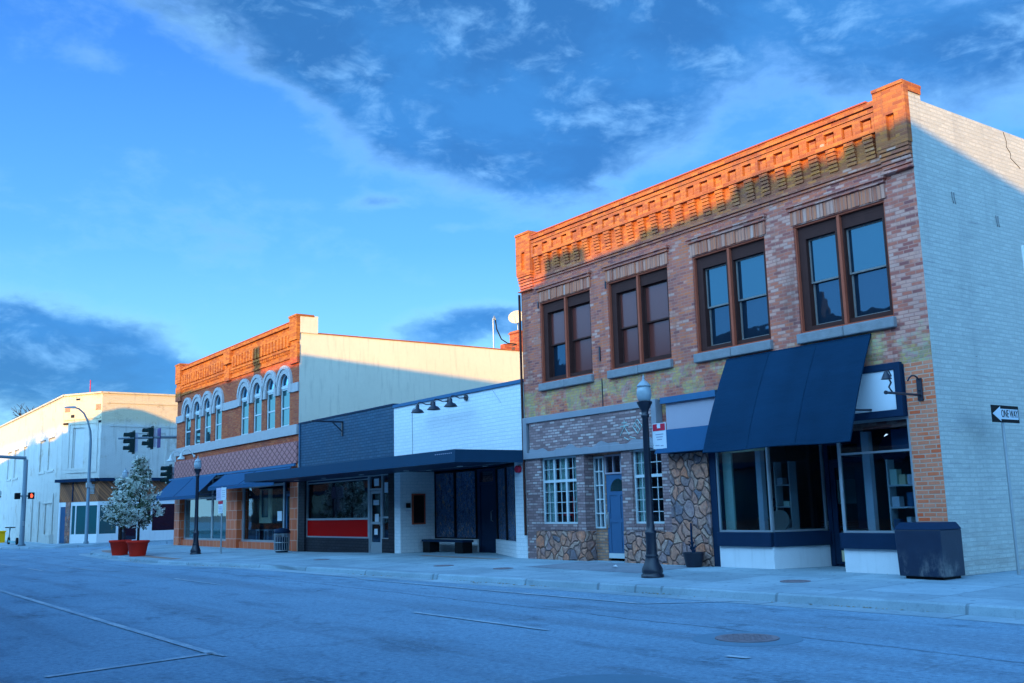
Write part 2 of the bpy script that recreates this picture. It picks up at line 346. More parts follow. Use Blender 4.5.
M['canvas_blue'] = plain('blue canvas', (.016, .075, .16), .85, vary=.2, scale=1.5, bump=.5, spec=.15)
M['fascia'] = plain('blue metal fascia', (.014, .05, .095), .5, vary=.2)
M['frame_brown'] = plain('brown window paint', (.40, .09, .05), .6, vary=.25, scale=5)
M['frame_dark'] = plain('dark brown wood', (.065, .026, .022), .6, vary=.3, scale=5)
M['frame_pale'] = plain('weathered sash paint', (.20, .18, .17), .7, vary=.25, scale=6)
M['frame_white'] = plain('white sash paint', (.50, .55, .56), .6, vary=.08)
M['frame_grey'] = plain('aluminium frame', (.36, .40, .43), .4, .5, vary=.1)
M['iron'] = plain('black painted iron', (.012, .016, .03), .38, vary=.2, spec=.5)
M['steel'] = plain('galvanised steel', (.36, .40, .42), .45, .6, vary=.12)
M['pole_blue'] = plain('weathered grey pole', (.16, .22, .26), .5, .2, vary=.15)
M['sill'] = plain('rough sandstone', (.24, .24, .25), .95, vary=.35, scale=6, bump=1.0)
M['lime'] = plain('grey limestone', (.40, .38, .38), .9, vary=.18, scale=4, bump=.5)
M['sign_white'] = plain('white sign face', (.62, .66, .70), .5, vary=.05)
M['sign_black'] = plain('black sign face', (.012, .012, .014), .5, vary=.1)
M['sign_red'] = plain('red sign paint', (.55, .03, .06), .5, vary=.1)
M['ink'] = plain('faded sign print', (.30, .33, .42), .6, vary=.1)
M['red_panel'] = plain('red enamel panel', (.50, .002, .002), .7, vary=.12, scale=1.5)
M['pot'] = plain('red plastic planter', (.80, .035, .02), .5, vary=.15)
M['soil'] = plain('soil', (.04, .03, .025), .95, vary=.3)
M['bark'] = plain('dark bark', (.04, .03, .028), .9, vary=.3, scale=12, bump=.8)
M['roof'] = plain('tar roof', (.09, .09, .09), .95, vary=.2)
M['dark'] = plain('dark interior', (.018, .018, .024), .9, vary=.2)
M['room'] = plain('dim interior wall', (.24, .22, .20), .9, vary=.2)
M['curtain'] = plain('pale green curtain', (.66, .82, .66), .9, vary=.2, scale=8)
M['cream'] = plain('cream blind', (.75, .66, .40), .9, vary=.1)
M['blind'] = plain('brown blind', (.15, .10, .10), .9, vary=.15)
M['red_cloth'] = plain('red furniture', (.90, .03, .03), .5, vary=.1)
M['wood'] = plain('wood', (.20, .10, .05), .6, vary=.3, scale=6)
M['amber'] = plain('amber wood', (.85, .26, .05), .6, vary=.2, scale=6)
M['yellow'] = plain('yellow box paint', (.95, .46, .01), .5, vary=.1)
M['teal'] = plain('teal scooter paint', (.10, .36, .38), .4, vary=.1)
M['rubber'] = plain('black rubber', (.015, .015, .016), .8, vary=.2)
M['iron_lid'] = plain('rusty iron lid', (.26, .22, .24), .8, .0, vary=.3, scale=9, bump=.9)
M['brass'] = plain('worn brass', (.30, .22, .10), .4, .7, vary=.2)
M['brick_chimney'] = M['brick_red']
M['leaf_litter'] = plain('dry leaf', (.30, .19, .07), .9, vary=.3)
def glass(name, tint, refl, rough=0.02, see=True, dark=(.01, .013, .018), wobble=.02):
    m_, t, out = mat(name)
    oc = t.node('ShaderNodeTexCoord').outputs['Object']
    b = t.node('ShaderNodeBump'); b.inputs['Strength'].default_value = wobble; b.inputs['Distance'].default_value = .05; t.put(b.inputs['Height'], t.noise(oc, 1.6, 2, .5))
    g = t.node('ShaderNodeBsdfGlossy'); g.inputs['Roughness'].default_value = rough; g.inputs[0].default_value = (*tint, 1); t.l.new(b.outputs[0], g.inputs['Normal'])
    if see:
        d = t.node('ShaderNodeBsdfTransparent'); d.inputs[0].default_value = (.72, .80, .84, 1)
    else:
        d = t.node('ShaderNodeBsdfDiffuse'); d.inputs[0].default_value = (*dark, 1)
    fr = t.node('ShaderNodeFresnel'); fr.inputs[0].default_value = 1.5
    k = t.m('ADD', t.m('MULTIPLY', fr.outputs[0], 0.2 if see else 0.8), refl, clamp=True)
    mx = t.node('ShaderNodeMixShader'); t.put(mx.inputs[0], k); t.l.new(d.outputs[0], mx.inputs[1]); t.l.new(g.outputs[0], mx.inputs[2])
    t.l.new(mx.outputs[0], out.inputs[0]); return m_
M['glass_shop'] = glass('shop glass', (.8, .9, 1), .015)
M['glass_low'] = glass('lower sash glass', (.20, .40, .62), .045, see=False, dark=(.010, .020, .034), wobble=.08)
M['glass_bay'] = glass('bay window glass', (.85, .93, 1), .055)
M['glass_up'] = glass('old window glass', (.28, .62, .85), .05, see=False, dark=(.010, .022, .035), wobble=.06)
M['glass_screen'] = glass('window glass behind dusty screen', (.7, .75, .9), .0, rough=.2, see=False, dark=(.14, .035, .026))
M['glass_lb'] = glass('arched window glass', (.38, .68, .72), .16, see=False, dark=(.02, .06, .07))
M['glass_teal'] = glass('teal curtained glass', (.9, 1, 1), .06, see=False, dark=(.02, .10, .11))
def emit(name, col, st):
    m_, t, out = mat(name); e = t.node('ShaderNodeEmission'); e.inputs[0].default_value = (*col, 1); e.inputs[1].default_value = st
    t.l.new(e.outputs[0], out.inputs[0]); return m_
M['red_hand'] = emit('red hand signal', (1.0, .10, .05), 1.6)
M['bulb_cool'] = emit('cool bulb', (.6, .75, 1.0), 1.6)
M['bulb'] = emit('warm bulb', (1.0, .6, .3), 2.0)
m_, t, out = mat('frosted lamp globe'); p_ = principled(t, out, (.38, .47, .52), .2, spec=.5); p_.inputs['Transmission Weight'].default_value = .25; M['globe'] = m_
M['lens'] = plain('green dark lens', (.01, .10, .08), .2, vary=.1, spec=.6)
M['lens_red'] = plain('unlit red lens', (.16, .015, .015), .2, vary=.1, spec=.6)
M['signal'] = plain('signal housing', (.012, .03, .032), .5, vary=.15)
M['signal_back'] = plain('signal back door', (.36, .42, .52), .5, vary=.1)
M['signal_purple'] = plain('purple street sign', (.10, .06, .22), .5, vary=.1)

def asphalt():
    m_, t, out = mat('old asphalt'); oc = t.node('ShaderNodeTexCoord').outputs['Object']
    big = t.noise(oc, .22, 5, .6); mid = t.noise(t.scale(oc, (.6, 1.6, 1)), .9, 6, .65); fine = t.noise(oc, 55, 3, .7); sp = t.noise(oc, 150, 2, .6)
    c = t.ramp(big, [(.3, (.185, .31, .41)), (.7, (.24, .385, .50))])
    c = t.mix(t.m('MULTIPLY', t.ss(mid, .52, .72), .55), c, (.075, .11, .145)); c = t.mix(t.m('MULTIPLY', t.ss(t.noise(oc, 2.3, 6, .7), .55, .7), .35), c, (.19, .26, .31))
    x, y, z = t.sep(oc)
    lane = t.m('MULTIPLY', t.ss(t.noise(t.scale(oc, (.05, 1.1, 1)), 1.0, 4, .6), .5, .68), .32)
    c = t.mix(lane, c, (.11, .12, .14))
    c = t.mix(t.m('MULTIPLY', t.ss(fine, .52, .70), .6), c, (.24, .31, .36)); c = t.mix(t.m('MULTIPLY', t.ss(sp, .56, .68), .65), c, (.05, .065, .08))
    vo = t.node('ShaderNodeTexVoronoi', feature='DISTANCE_TO_EDGE'); t.put(vo.inputs['Vector'], oc); vo.inputs['Scale'].default_value = .33; 
    dst = t.node('ShaderNodeVectorMath', operation='ADD'); t.put(dst.inputs[0], oc)
    nn = t.node('ShaderNodeTexNoise'); t.put(nn.inputs['Vector'], oc); nn.inputs['Scale'].default_value = 1.3; nn.inputs['Detail'].default_value = 4
    t.l.new(t.scale(nn.outputs['Color'], (1.2, 1.2, 0)), dst.inputs[1]); t.l.new(dst.outputs[0], vo.inputs['Vector'])
    cr = t.m('SUBTRACT', 1.0, t.ss(vo.outputs['Distance'], .004, .016))
    cr = t.m('MULTIPLY', cr, t.ss(big, .52, .60))
    c = t.mix(t.m('MULTIPLY', cr, .22), c, (.06, .065, .07))
    gr = t.noise(oc, 16, 5, .8); c = t.mix(t.m('MULTIPLY', t.ss(gr, .50, .64), .6), c, (.10, .165, .225)); c = t.mix(t.m('MULTIPLY', t.m('SUBTRACT', 1.0, t.ss(gr, .34, .46)), .5), c, (.34, .50, .60))
    oil = t.m('MULTIPLY', t.ss(t.noise(oc, .75, 3, .5), .60, .70), t.ss(t.noise(oc, 5, 5, .7), .42, .62)); c = t.mix(t.m('MULTIPLY', oil, .55), c, (.06, .09, .12))
    seam = t.m('ABSOLUTE', t.m('SUBTRACT', t.m('ADD', y, t.m('MULTIPLY', t.noise(oc, .5, 5, .7), .5)), -6.35)); c = t.mix(t.m('MULTIPLY', t.m('SUBTRACT', 1.0, t.ss(seam, .02, .05)), .5), c, (.05, .075, .10))
    h = t.m('ADD', t.m('ADD', fine, t.m('MULTIPLY', sp, .6)), gr)
    principled(t, out, c, .95, 0, h, .5, .01, .08); return m_
M['asphalt'] = asphalt()
def concrete(name, ca, cb, step=1.5, joint=True):
    m_, t, out = mat(name); oc = t.node('ShaderNodeTexCoord').outputs['Object']; x, y, z = t.sep(oc)
    n = t.noise(oc, .8, 6, .65); nf = t.noise(oc, 45, 3, .65)
    c = t.mix(t.ss(n, .35, .68), ca, cb)
    st = t.ss(t.noise(oc, 2.6, 5, .6), .60, .75); c = t.mix(t.m('MULTIPLY', st, .4), c, tuple(k*.55 for k in ca))
    c = t.mix(t.m('MULTIPLY', t.ss(nf, .55, .7), .35), c, tuple(k*.6 for k in ca))
    gm = t.node('ShaderNodeTexVoronoi', feature='F1', voronoi_dimensions='2D'); t.put(gm.inputs['Vector'], oc); gm.inputs['Scale'].default_value = 2.1
    c = t.mix(t.m('MULTIPLY', t.m('SUBTRACT', 1.0, t.ss(gm.outputs['Distance'], .05, .10)), t.m('MULTIPLY', t.ss(t.sep(gm.outputs['Color'])[0], .55, .6), .6)), c, tuple(k*.4 for k in ca))
    gr = t.noise(oc, 13, 6, .8); c = t.mix(t.m('MULTIPLY', t.ss(gr, .5, .68), .35), c, tuple(k*.62 for k in ca))
    h = nf
    if joint:
        def line(q, s): return t.m('SUBTRACT', 1.0, t.ss(t.m('ABSOLUTE', t.m('SUBTRACT', t.m('FRACT', t.m('DIVIDE', q, s)), .5)), .004, .012))
        j = t.m('MAXIMUM', line(x, step), line(t.m('ADD', y, .35), step)); c = t.mix(t.m('MULTIPLY', j, .6), c, tuple(k*.45 for k in ca))
        sl = t.node('ShaderNodeTexWhiteNoise'); t.put(sl.inputs['Vector'], t.comb(t.m('FLOOR', t.m('ADD', t.m('DIVIDE', x, step), .5)), t.m('FLOOR', t.m('ADD', t.m('DIVIDE', t.m('ADD', y, .35), step), .5)), 0.0))
        k = t.m('ADD', .86, t.m('MULTIPLY', sl.outputs['Value'], .22)); c = t.mix(1.0, c, t.comb(k, k, k), 'MULTIPLY'); h = t.m('SUBTRACT', nf, t.m('MULTIPLY', j, 2.0))
    principled(t, out, c, .9, 0, h, .4, .01, .08); return m_
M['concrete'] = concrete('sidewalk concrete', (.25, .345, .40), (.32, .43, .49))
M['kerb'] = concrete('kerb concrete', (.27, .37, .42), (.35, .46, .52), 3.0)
M['paver'] = brick_mat('faded red pavers', [(0, (.30, .19, .16)), (1, (.40, .27, .23))], (.28, .24, .22), bw=.2, rh=.1, soot=.2)
m_, t, out = mat('worn road paint'); oc = t.node('ShaderNodeTexCoord').outputs['Object']
k = t.ss(t.m('ADD', t.m('MULTIPLY', t.noise(oc, 3, 5, .7), .6), t.m('MULTIPLY', t.noise(oc, 40, 3, .7), .4)), .36, .56)
principled(t, out, t.mix(t.m('MULTIPLY', k, .9), (.50, .58, .62), (.21, .33, .42)), .8); M['paint'] = m_
m_, t, out = mat('ground earth'); oc = t.node('ShaderNodeTexCoord').outputs['Object']
principled(t, out, t.ramp(t.noise(oc, .05, 6, .6), [(.3, (.10, .10, .09)), (.7, (.16, .15, .13))]), .95); M['earth'] = m_
def rubble(name):
    m_, t, out = mat(name); u, v, x, y = uv_wall(t); vec = t.comb(u, v, 0.0)
    nn = t.node('ShaderNodeTexNoise'); t.put(nn.inputs['Vector'], vec); nn.inputs['Scale'].default_value = 2.6; nn.inputs['Detail'].default_value = 1
    ad_ = t.node('ShaderNodeVectorMath', operation='ADD'); t.put(ad_.inputs[0], vec); t.l.new(t.scale(nn.outputs['Color'], (.34, .34, 0)), ad_.inputs[1]); q = ad_.outputs[0]
    a = t.node('ShaderNodeTexVoronoi', feature='F1', voronoi_dimensions='2D'); t.put(a.inputs['Vector'], q); a.inputs['Scale'].default_value = 4.7
    e = t.node('ShaderNodeTexVoronoi', feature='DISTANCE_TO_EDGE', voronoi_dimensions='2D'); t.put(e.inputs['Vector'], q); e.inputs['Scale'].default_value = 4.7
    rv = t.sep(a.outputs['Color'])
    c = t.ramp(rv[0], [(0, (.17, .16, .19)), (.18, (.46, .24, .18)), (.38, (.62, .25, .15)), (.55, (.36, .24, .24)), (.70, (.60, .35, .25)), (.84, (.52, .34, .29)), (1, (.68, .23, .12))])
    c = t.mix(t.m('MULTIPLY', t.ss(t.noise(vec, 9, 6, .7), .35, .75), .75), c, (.15, .10, .10)); c = t.mix(t.m('MULTIPLY', t.ss(t.noise(vec, 5, 4, .7), .5, .7), .4), c, (.62, .42, .32))
    g = t.ss(e.outputs['Distance'], .004, .045); c = t.mix(g, (.14, .10, .09), c)
    h = t.m('ADD', t.ss(e.outputs['Distance'], .0, .16), t.m('MULTIPLY', t.noise(vec, 14, 5, .7), .6))
    principled(t, out, c, .9, 0, h, 1.0, .05, .05); return m_
M['rubble'] = rubble('rounded rubble stone')
def lattice(name):
    m_, t, out = mat(name); u, v, x, y = uv_wall(t)
    a = t.m('ABSOLUTE', t.m('SUBTRACT', t.m('FRACT', t.m('ADD', t.m('DIVIDE', u, .52), t.m('DIVIDE', v, .30))), .5))
    b = t.m('ABSOLUTE', t.m('SUBTRACT', t.m('FRACT', t.m('SUBTRACT', t.m('DIVIDE', u, .52), t.m('DIVIDE', v, .30))), .5))
    d = t.m('MINIMUM', a, b); k = t.ss(d, .05, .14)
    c = t.mix(k, (.24, .075, .07), (.52, .19, .17)); c = t.mix(t.m('MULTIPLY', t.noise(t.comb(u, v, 0.0), 6, 4, .6), .3), c, (.2, .12, .13))
    principled(t, out, c, .8, 0, k, .8, .03); return m_
M['shingle'] = lattice('diamond shingle band')
def diag_wood(name):
    m_, t, out = mat(name); u, v, x, y = uv_wall(t)
    q = t.m('ADD', u, v); b = t.m('FRACT', t.m('DIVIDE', q, .22)); k = t.m('FLOOR', t.m('DIVIDE', q, .22))
    wn = t.node('ShaderNodeTexWhiteNoise', noise_dimensions='1D'); t.put(wn.inputs['W'], k)
    c = t.ramp(wn.outputs['Value'], [(0, (.22, .08, .04)), (.5, (.40, .14, .06)), (1, (.56, .19, .07))])
    c = t.mix(t.m('MULTIPLY', t.noise(t.comb(u, v, 0.0), 5, 4, .6), .5), c, (.10, .07, .055))
    g = t.m('SUBTRACT', 1.0, t.ss(t.m('ABSOLUTE', t.m('SUBTRACT', b, .5)), .40, .47)); c = t.mix(g, (.03, .022, .02), c)
    principled(t, out, c, .85, 0, g, .7, .02); return m_
M['diag_wood'] = diag_wood('diagonal wood boards')
def mottle(name):
    m_, t, out = mat(name); u, v, x, y = uv_wall(t); vec = t.comb(t.m('MULTIPLY', u, 2.4), v, 0.0)
    n = t.noise(vec, 4.6, 4, .6, 1.6)
    c = t.ramp(n, [(.36, (.004, .004, .006)), (.43, (.09, .16, .30)), (.47, (.004, .005, .008)), (.54, (.14, .24, .42)), (.58, (.006, .006, .008)), (.64, (.50, .34, .22)), (.68, (.006, .008, .012))])
    principled(t, out, c, .5, 0, n, .4, .03, .12); return m_
M['mottle'] = mottle('dark mottled glass screen')
def foliage(name, a, b, c_):
    m_, t, out = mat(name); oc = t.node('ShaderNodeTexCoord').outputs['Object']
    gi = t.node('ShaderNodeNewGeometry').outputs['Random Per Island']
    c = t.ramp(gi, [(0, a), (.5, b), (1, c_)])
    p = principled(t, out, c, .7, 0); tr = t.node('ShaderNodeBsdfTranslucent'); t.put(tr.inputs[0], c)
    mx = t.node('ShaderNodeMixShader'); mx.inputs[0].default_value = .25; t.l.new(p.outputs[0], mx.inputs[1]); t.l.new(tr.outputs[0], mx.inputs[2]); t.l.new(mx.outputs[0], out.inputs[0]); return m_
M['blossom'] = foliage('pale blossom', (.46, .50, .40), (.68, .71, .62), (.86, .87, .82))
M['leaf'] = foliage('dark green leaf', (.05, .08, .04), (.08, .11, .06), (.13, .16, .09))
# ------------------------------------------------------------------ ground
def sst(x, a, b):
    t_ = max(0.0, min(1.0, (x-a)/(b-a))); return t_*t_*(3-2*t_)
def g(X): return -.12*sst(-X, 26, 38) - .08*sst(-X, 50, 66)
ROAD = -.2
def lerp_tab(tab, x):
    for (a, b), (c, d) in zip(tab, tab[1:]):
        if x <= c: return b + (d-b)*max(0.0, (x-a)/(c-a))
    return tab[-1][1]
KERB = [(-55.6, 1.2), (-55.4, -.9), (-54.9, -2.2), (-54.0, -3.3), (-52.6, -4.2), (-50, -4.8), (-46, -5.1), (-42, -5.25), (-38, -5.3), (-33, -5.1), (-25.7, -4.8), (-21, -4.4), (-17, -4.05), (-13, -3.75), (-9, -3.5), (-6, -3.3), (40, -3.2)]
KERB2 = [(-300, -5.6), (-71, -5.6), (-68.6, -5.2), (-67.2, -4.2), (-66.5, -2.8), (-66.3, -1.0)]
def zs(X, Y): return g(X) - .02*max(0.0, -Y)
def frange(a, b, n): return [a + (b-a)*i/n for i in range(n+1)]
def grid(xs, yfun, zfun):
    mb = MB(); n = None
    for X in xs:
        ys = yfun(X); n = len(ys)
        mb.v += [(X, y, zfun(X, y)) for y in ys]
    for i in range(len(xs)-1):
        for j in range(n-1): mb.f.append((i*n+j, (i+1)*n+j, (i+1)*n+j+1, i*n+j+1)); mb.sm.append(True)
    return mb
tag(MB().quad((-2500,-2500,-.62), (2500,-2500,-.62), (2500,2500,-.62), (-2500,2500,-.62)).build('ground', M['earth']), kind='structure')
xs = [-320, -200, -120, -90] + frange(-80, -20, 60) + [-15, -10, -5, 0, 20, 45]
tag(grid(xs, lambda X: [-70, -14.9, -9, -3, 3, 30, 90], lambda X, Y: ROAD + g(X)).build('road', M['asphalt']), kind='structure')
K = lambda X: lerp_tab(KERB, X); K2 = lambda X: lerp_tab(KERB2, X)
KW = .16
xsa = frange(-55.6, -53, 16) + frange(-52.5, -10, 85) + [-9.7]
sw = grid(xsa, lambda X: [K(X)+KW] + frange(min(-.4, K(X)+.8), 2.6, 4) if K(X) < -1 else frange(K(X)+KW, 2.6, 5), zs)
s2 = grid([-9.7, -8, -6, -3, 0, 10, 40], lambda X: [K(X)+KW, -2, -.5, 3, 40], zs)
s3 = grid(frange(-55.6, -53.1, 5), lambda X: [2.6, 10, 30, 70], zs)
for q in (s2, s3): sw.add(q.v, q.f, True)
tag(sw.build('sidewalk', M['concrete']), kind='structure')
xf = [-300, -150, -100] + frange(-90, -72, 9) + frange(-71, -66.3, 18)
f1 = grid(xf, lambda X: [K2(X)+KW, -1.5, 0.6] if K2(X) < -2 else [K2(X)+KW, K2(X)+.5, .6], zs)
f2 = grid([-69.2, -66.3], lambda X: [0.6, 20, 70], zs); f1.add(f2.v, f2.f, True)
f1.quad((-320, -19.6, -.06), (45, -19.6, -.06), (45, -14.9, -.06), (-320, -14.9, -.06))
f1.quad((-320, -14.9, -.06), (45, -14.9, -.06), (45, -14.9, -.5), (-320, -14.9, -.5))
tag(f1.build('sidewalk', M['concrete']), kind='structure')
def kerb_strip(path):
    """kerb stone along a polyline of its road-side edge; the stone lies to the left of the walking direction"""
    mb = MB(); n = len(path); vs = []
    for i, (x, y) in enumerate(path):
        a = Vector(path[max(i-1, 0)]); b = Vector(path[min(i+1, n-1)]); d = (b-a).normalized(); nx, ny = -d.y, d.x
        zt = zs(x, y) + .008; zr = ROAD + g(x) - .05
        vs += [(x-nx*.03, y-ny*.03, zr), (x, y, zt-.025), (x+nx*.03, y+ny*.03, zt), (x+nx*(KW+.02), y+ny*(KW+.02), zt), (x+nx*(KW+.02), y+ny*(KW+.02), zr)]
    fs = [(i*5+k, (i+1)*5+k, (i+1)*5+k+1, i*5+k+1) for i in range(n-1) for k in range(4)]
    return mb.add(vs, fs, False)
kp = [(-55.6, 70), (-55.6, 30), (-55.6, 10)] + [(-55.6, 1.2)] + [(X, K(X)) for X in frange(-55.4, -53, 10) + frange(-52, -10, 60) + [-9, -7, -3, 0, 40]]
ks = kerb_strip(kp)
k2 = kerb_strip([(X, K2(X)) for X in [-300, -150, -100, -80, -71] + frange(-70.5, -66.3, 14)] + [(-66.3, 10), (-66.3, 70)])
ks.add(k2.v, k2.f)
tag(ks.build('kerb', M['kerb']), kind='structure')
# pale concrete gutter at the foot of the kerb
gu = MB(); n_ = 0
gp = [(X, K(X)) for X in frange(-52, -8, 80) + [40]]
gu.v = [q for x, y in gp for q in ((x, y-.5, ROAD+g(x)+.004), (x, y, ROAD+g(x)+.006))]
gu.f = [(2*i, 2*i+2, 2*i+3, 2*i+1) for i in range(len(gp)-1)]; gu.sm = [False]*len(gu.f)
tag(gu.build('kerb', M['kerb']), kind='structure')
# faded red paver strips set in the sidewalk
pv = MB()
def strip(x0, x1, ya, yb, n=24):
    q = grid(frange(x0, x1, n), lambda X: [ya(X), yb(X)], lambda X, Y: zs(X, Y)+.004); pv.add(q.v, q.f)
strip(-51.5, -37.5, lambda X: K(X)+.5, lambda X: K(X)+.95)
strip(-26.5, -22.4, lambda X: -.75, lambda X: -.45)
tag(pv.build('path', M['paver']), kind='structure')
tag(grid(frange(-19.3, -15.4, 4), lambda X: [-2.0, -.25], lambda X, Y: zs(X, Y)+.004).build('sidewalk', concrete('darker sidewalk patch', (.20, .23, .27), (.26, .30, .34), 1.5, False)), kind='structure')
mk = MB()
def line(a, b, wd):
    L = math.hypot(b[0]-a[0], b[1]-a[1]); n = max(1, int(L/3)); nx, ny = -(b[1]-a[1])/L*wd/2, (b[0]-a[0])/L*wd/2
    pts = [(a[0]+(b[0]-a[0])*i/n, a[1]+(b[1]-a[1])*i/n) for i in range(n+1)]
    vs = [q for x, y in pts for q in ((x-nx, y-ny, ROAD+g(x)+.010), (x+nx, y+ny, ROAD+g(x)+.010))]
    mk.add(vs, [(2*i, 2*i+2, 2*i+3, 2*i+1) for i in range(n)])
ZR = ROAD
line((-27.5, -12.25), (-11.4, -12.1), .11); line((-11.0, -13.9), (-11.42, -12.08), .11); line((-11.38, -12.1), (-11.1, -12.06), .06)
for x0 in (-13.6, -25.6, -37.6, -49.6): line((x0, -8.25), (x0+3.3, -8.2), .09)
line((-38.5, -9.4), (-36.0, -9.4), .10); line((-44.5, -9.5), (-41.5, -9.5), .10)
line((-33, -5.55), (-21.5, -5.15), .08); line((-21.3, -5.35), (-11.9, -5.15), .09); line((-11.9, -5.15), (-10.9, -3.75), .08)
line((-7.25, -8.25), (-7.0, -8.2), .10)
line((-55.0, -6.6), (-55.0, -13.5), .3)
tag(mk.build('road_marking', M['paint']), kind='structure')

# ------------------------------------------------------------------ front brick building (two storeys, right)
def curtain_mesh(mb, x0, x1, y, z0, z1, amp=.04, n=24, ax='x'):
    vs = []
    for i in range(n+1):
        q = x0 + (x1-x0)*i/n; d = y + amp*math.sin(i*1.9) + amp*.5*math.sin(i*.7)
        for z in (z0, z1): vs.append((q, d, z) if ax == 'x' else (d, q, z))
    mb.add(vs, [(2*i, 2*i+2, 2*i+3, 2*i+1) for i in range(n)], True); return mb

BX0, BX1 = -21.88, -9.72
RB = thing('brick_building', (-16, 0, 0), 'worn two storey red brick building with white side wall and steep dark awning', 'building')
WINS = [(-21.05, -18.92), (-18.24, -16.11), (-15.31, -13.22), (-12.48, -10.38)]
WZ0, WZ1 = 4.61, 6.82
holes = [(a, b, WZ0, WZ1) for a, b in WINS]
# upper wall only; the ground floor is open between piers
w1 = MB().wall(BX0, BX1, 3.72, 8.55, 0, .35, holes)
w1.wall(BX0, BX1, 2.62, 3.72, .12, .35)                 # wall behind the shop fronts' headers
w1.box(BX0+.02, BX1-.02, .02, .33, 8.55, 8.72)
# end pillars of the parapet with stepped corbels under them
for a, b in ((-21.90, -21.25), (-10.34, -9.69)):
    w1.wall(a, b, 7.72, 8.84, -.14, -.002, [(a+.24, b-.24, 7.84, 8.34)]); w1.box(a+.24, b-.24, -.06, -.004, 7.84, 8.34)
    w1.box(a, b, .0, .42, 8.723, 8.84); w1.box(a-.0, b+.0, -.17, .44, 8.84, 8.90)
    for k in range(6): w1.box(a+.02, b-.02, -.13+.02*k, -.003, 7.66-.078*k, 7.72-.078*k)
    w1.box(a+.01, b-.01, -.115, -.005, 7.25+.0, 7.27)
# cornice: cap, square panels, hanging brick dentils, string course
PX0, PX1 = -21.25, -10.34
w1.box(PX0, PX1, -.14, -.002, 8.62, 8.72); w1.box(PX0, PX1, -.10, -.002, 8.52, 8.60)
npn = 26; st = (PX1-PX0)/npn
for i in range(npn):
    a = PX0 + st*i
    w1.wall(a, a+st-.002, 8.12, 8.50, -.10, -.002, [(a+.09, a+st-.09, 8.2, 8.43)]); w1.box(a+.13, a+st-.13, -.07, -.003, 8.2, 8.39)
    for k in range(6): w1.box(a+st*.5-.105, a+st*.5+.105, -.10+.014*k, -.003, 8.035-.075*k, 8.095-.075*k)
w1.box(PX0, PX1, -.05, -.002, 7.50, 7.545); w1.box(PX0, PX1, -.035, -.002, 7.43, 7.47)
w1.build('front_wall', M['brick_front'], RB)
# roofline cap, flashing
MB().box(BX0+.75, BX1-.75, -.17, .40, 8.722, 8.75).build('coping', M['frame_brown'], RB)
# side wall facing the alley, stepping with the end pillar
sd = MB().wall(.002, 26, -.3, 8.62, BX1+.004, BX1-.34, P=lambda u, y, z: (y, u, z))
sd.box(BX1-.30, BX1+.006, .001, .425, 8.62, 8.905)
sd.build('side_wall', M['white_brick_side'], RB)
ck = MB(); cp = [(3.32, 8.60), (3.40, 8.42), (3.38, 8.30), (3.52, 8.18), (3.50, 8.08), (3.72, 7.98), (3.84, 7.92)]
ck.tube([(BX1+.006, y, z) for y, z in cp], .008, 5); ck.build('wall_crack', M['dark'], RB)
an = MB()
for y, z in ((1.15, 6.85), (2.65, 6.62)):
    for d in (0, .07): MB().tube([(BX1+.02, y+d, z+.12), (BX1+.035, y+d-.03, z), (BX1+.02, y+d+.03, z-.1)], .008, 5).build('wall_anchor', M['sill'], RB)
MB().box(BX1+.006, BX1+.05, 3.5, 5.0, 4.3, 6.25).build('wall_patch', M['white_paint'], RB, bevel=.01)
MB().box(BX0, BX0+.3, .35, 26, -.3, 8.45).box(BX0, BX1, 25.7, 26, -.3, 8.2).build('rear_wall', M['brick_red'], RB)
MB().box(BX0+.3, BX1-.35, .36, 25.7, 8.0, 8.1).build('roof', M['roof'], RB)
MB().box(BX0+.3, BX1-.35, .36, 25.7, 3.55, 3.62).build('ceiling', M['dark'], RB)
SOLDIER = brick_mat('soldier bricks', [(0, (.50, .14, .08)), (.4, (.66, .19, .09)), (.8, (.66, .26, .17)), (1, (.64, .36, .29))], (.42, .18, .13), bw=.081, rh=.9, soot=.3)
for i, (a, b) in enumerate(WINS):
    mid_ = (a+b)/2
    s_ = MB(); s_.box(a-.04, mid_-.004, -.10, .10, 4.40, 4.60); s_.box(mid_+.004, b+.04, -.10, .10, 4.40, 4.60); s_.build('sill', M['sill'], RB, bevel=.02)
    hd = MB(); sol = MB()
    hd.box(a-.10, b+.10, -.10, -.002, 7.20, 7.27); hd.box(a-.06, b+.06, -.06, -.003, 7.13, 7.198)
    nso = 24; ws = (b-a+.1)/nso
    for k in range(nso):
        x0 = a-.05+ws*k; sol.box(x0+.004, x0+ws-.004, -.012-.008*((k*7) % 3), -.001, 6.84, 7.11)
    hd.build('hood_mould', M['brick_front'], RB); sol.box(a-.05, b+.05, -.008, -.002, 6.85, 7.10); sol.build('soldier_course', SOLDIER, RB)
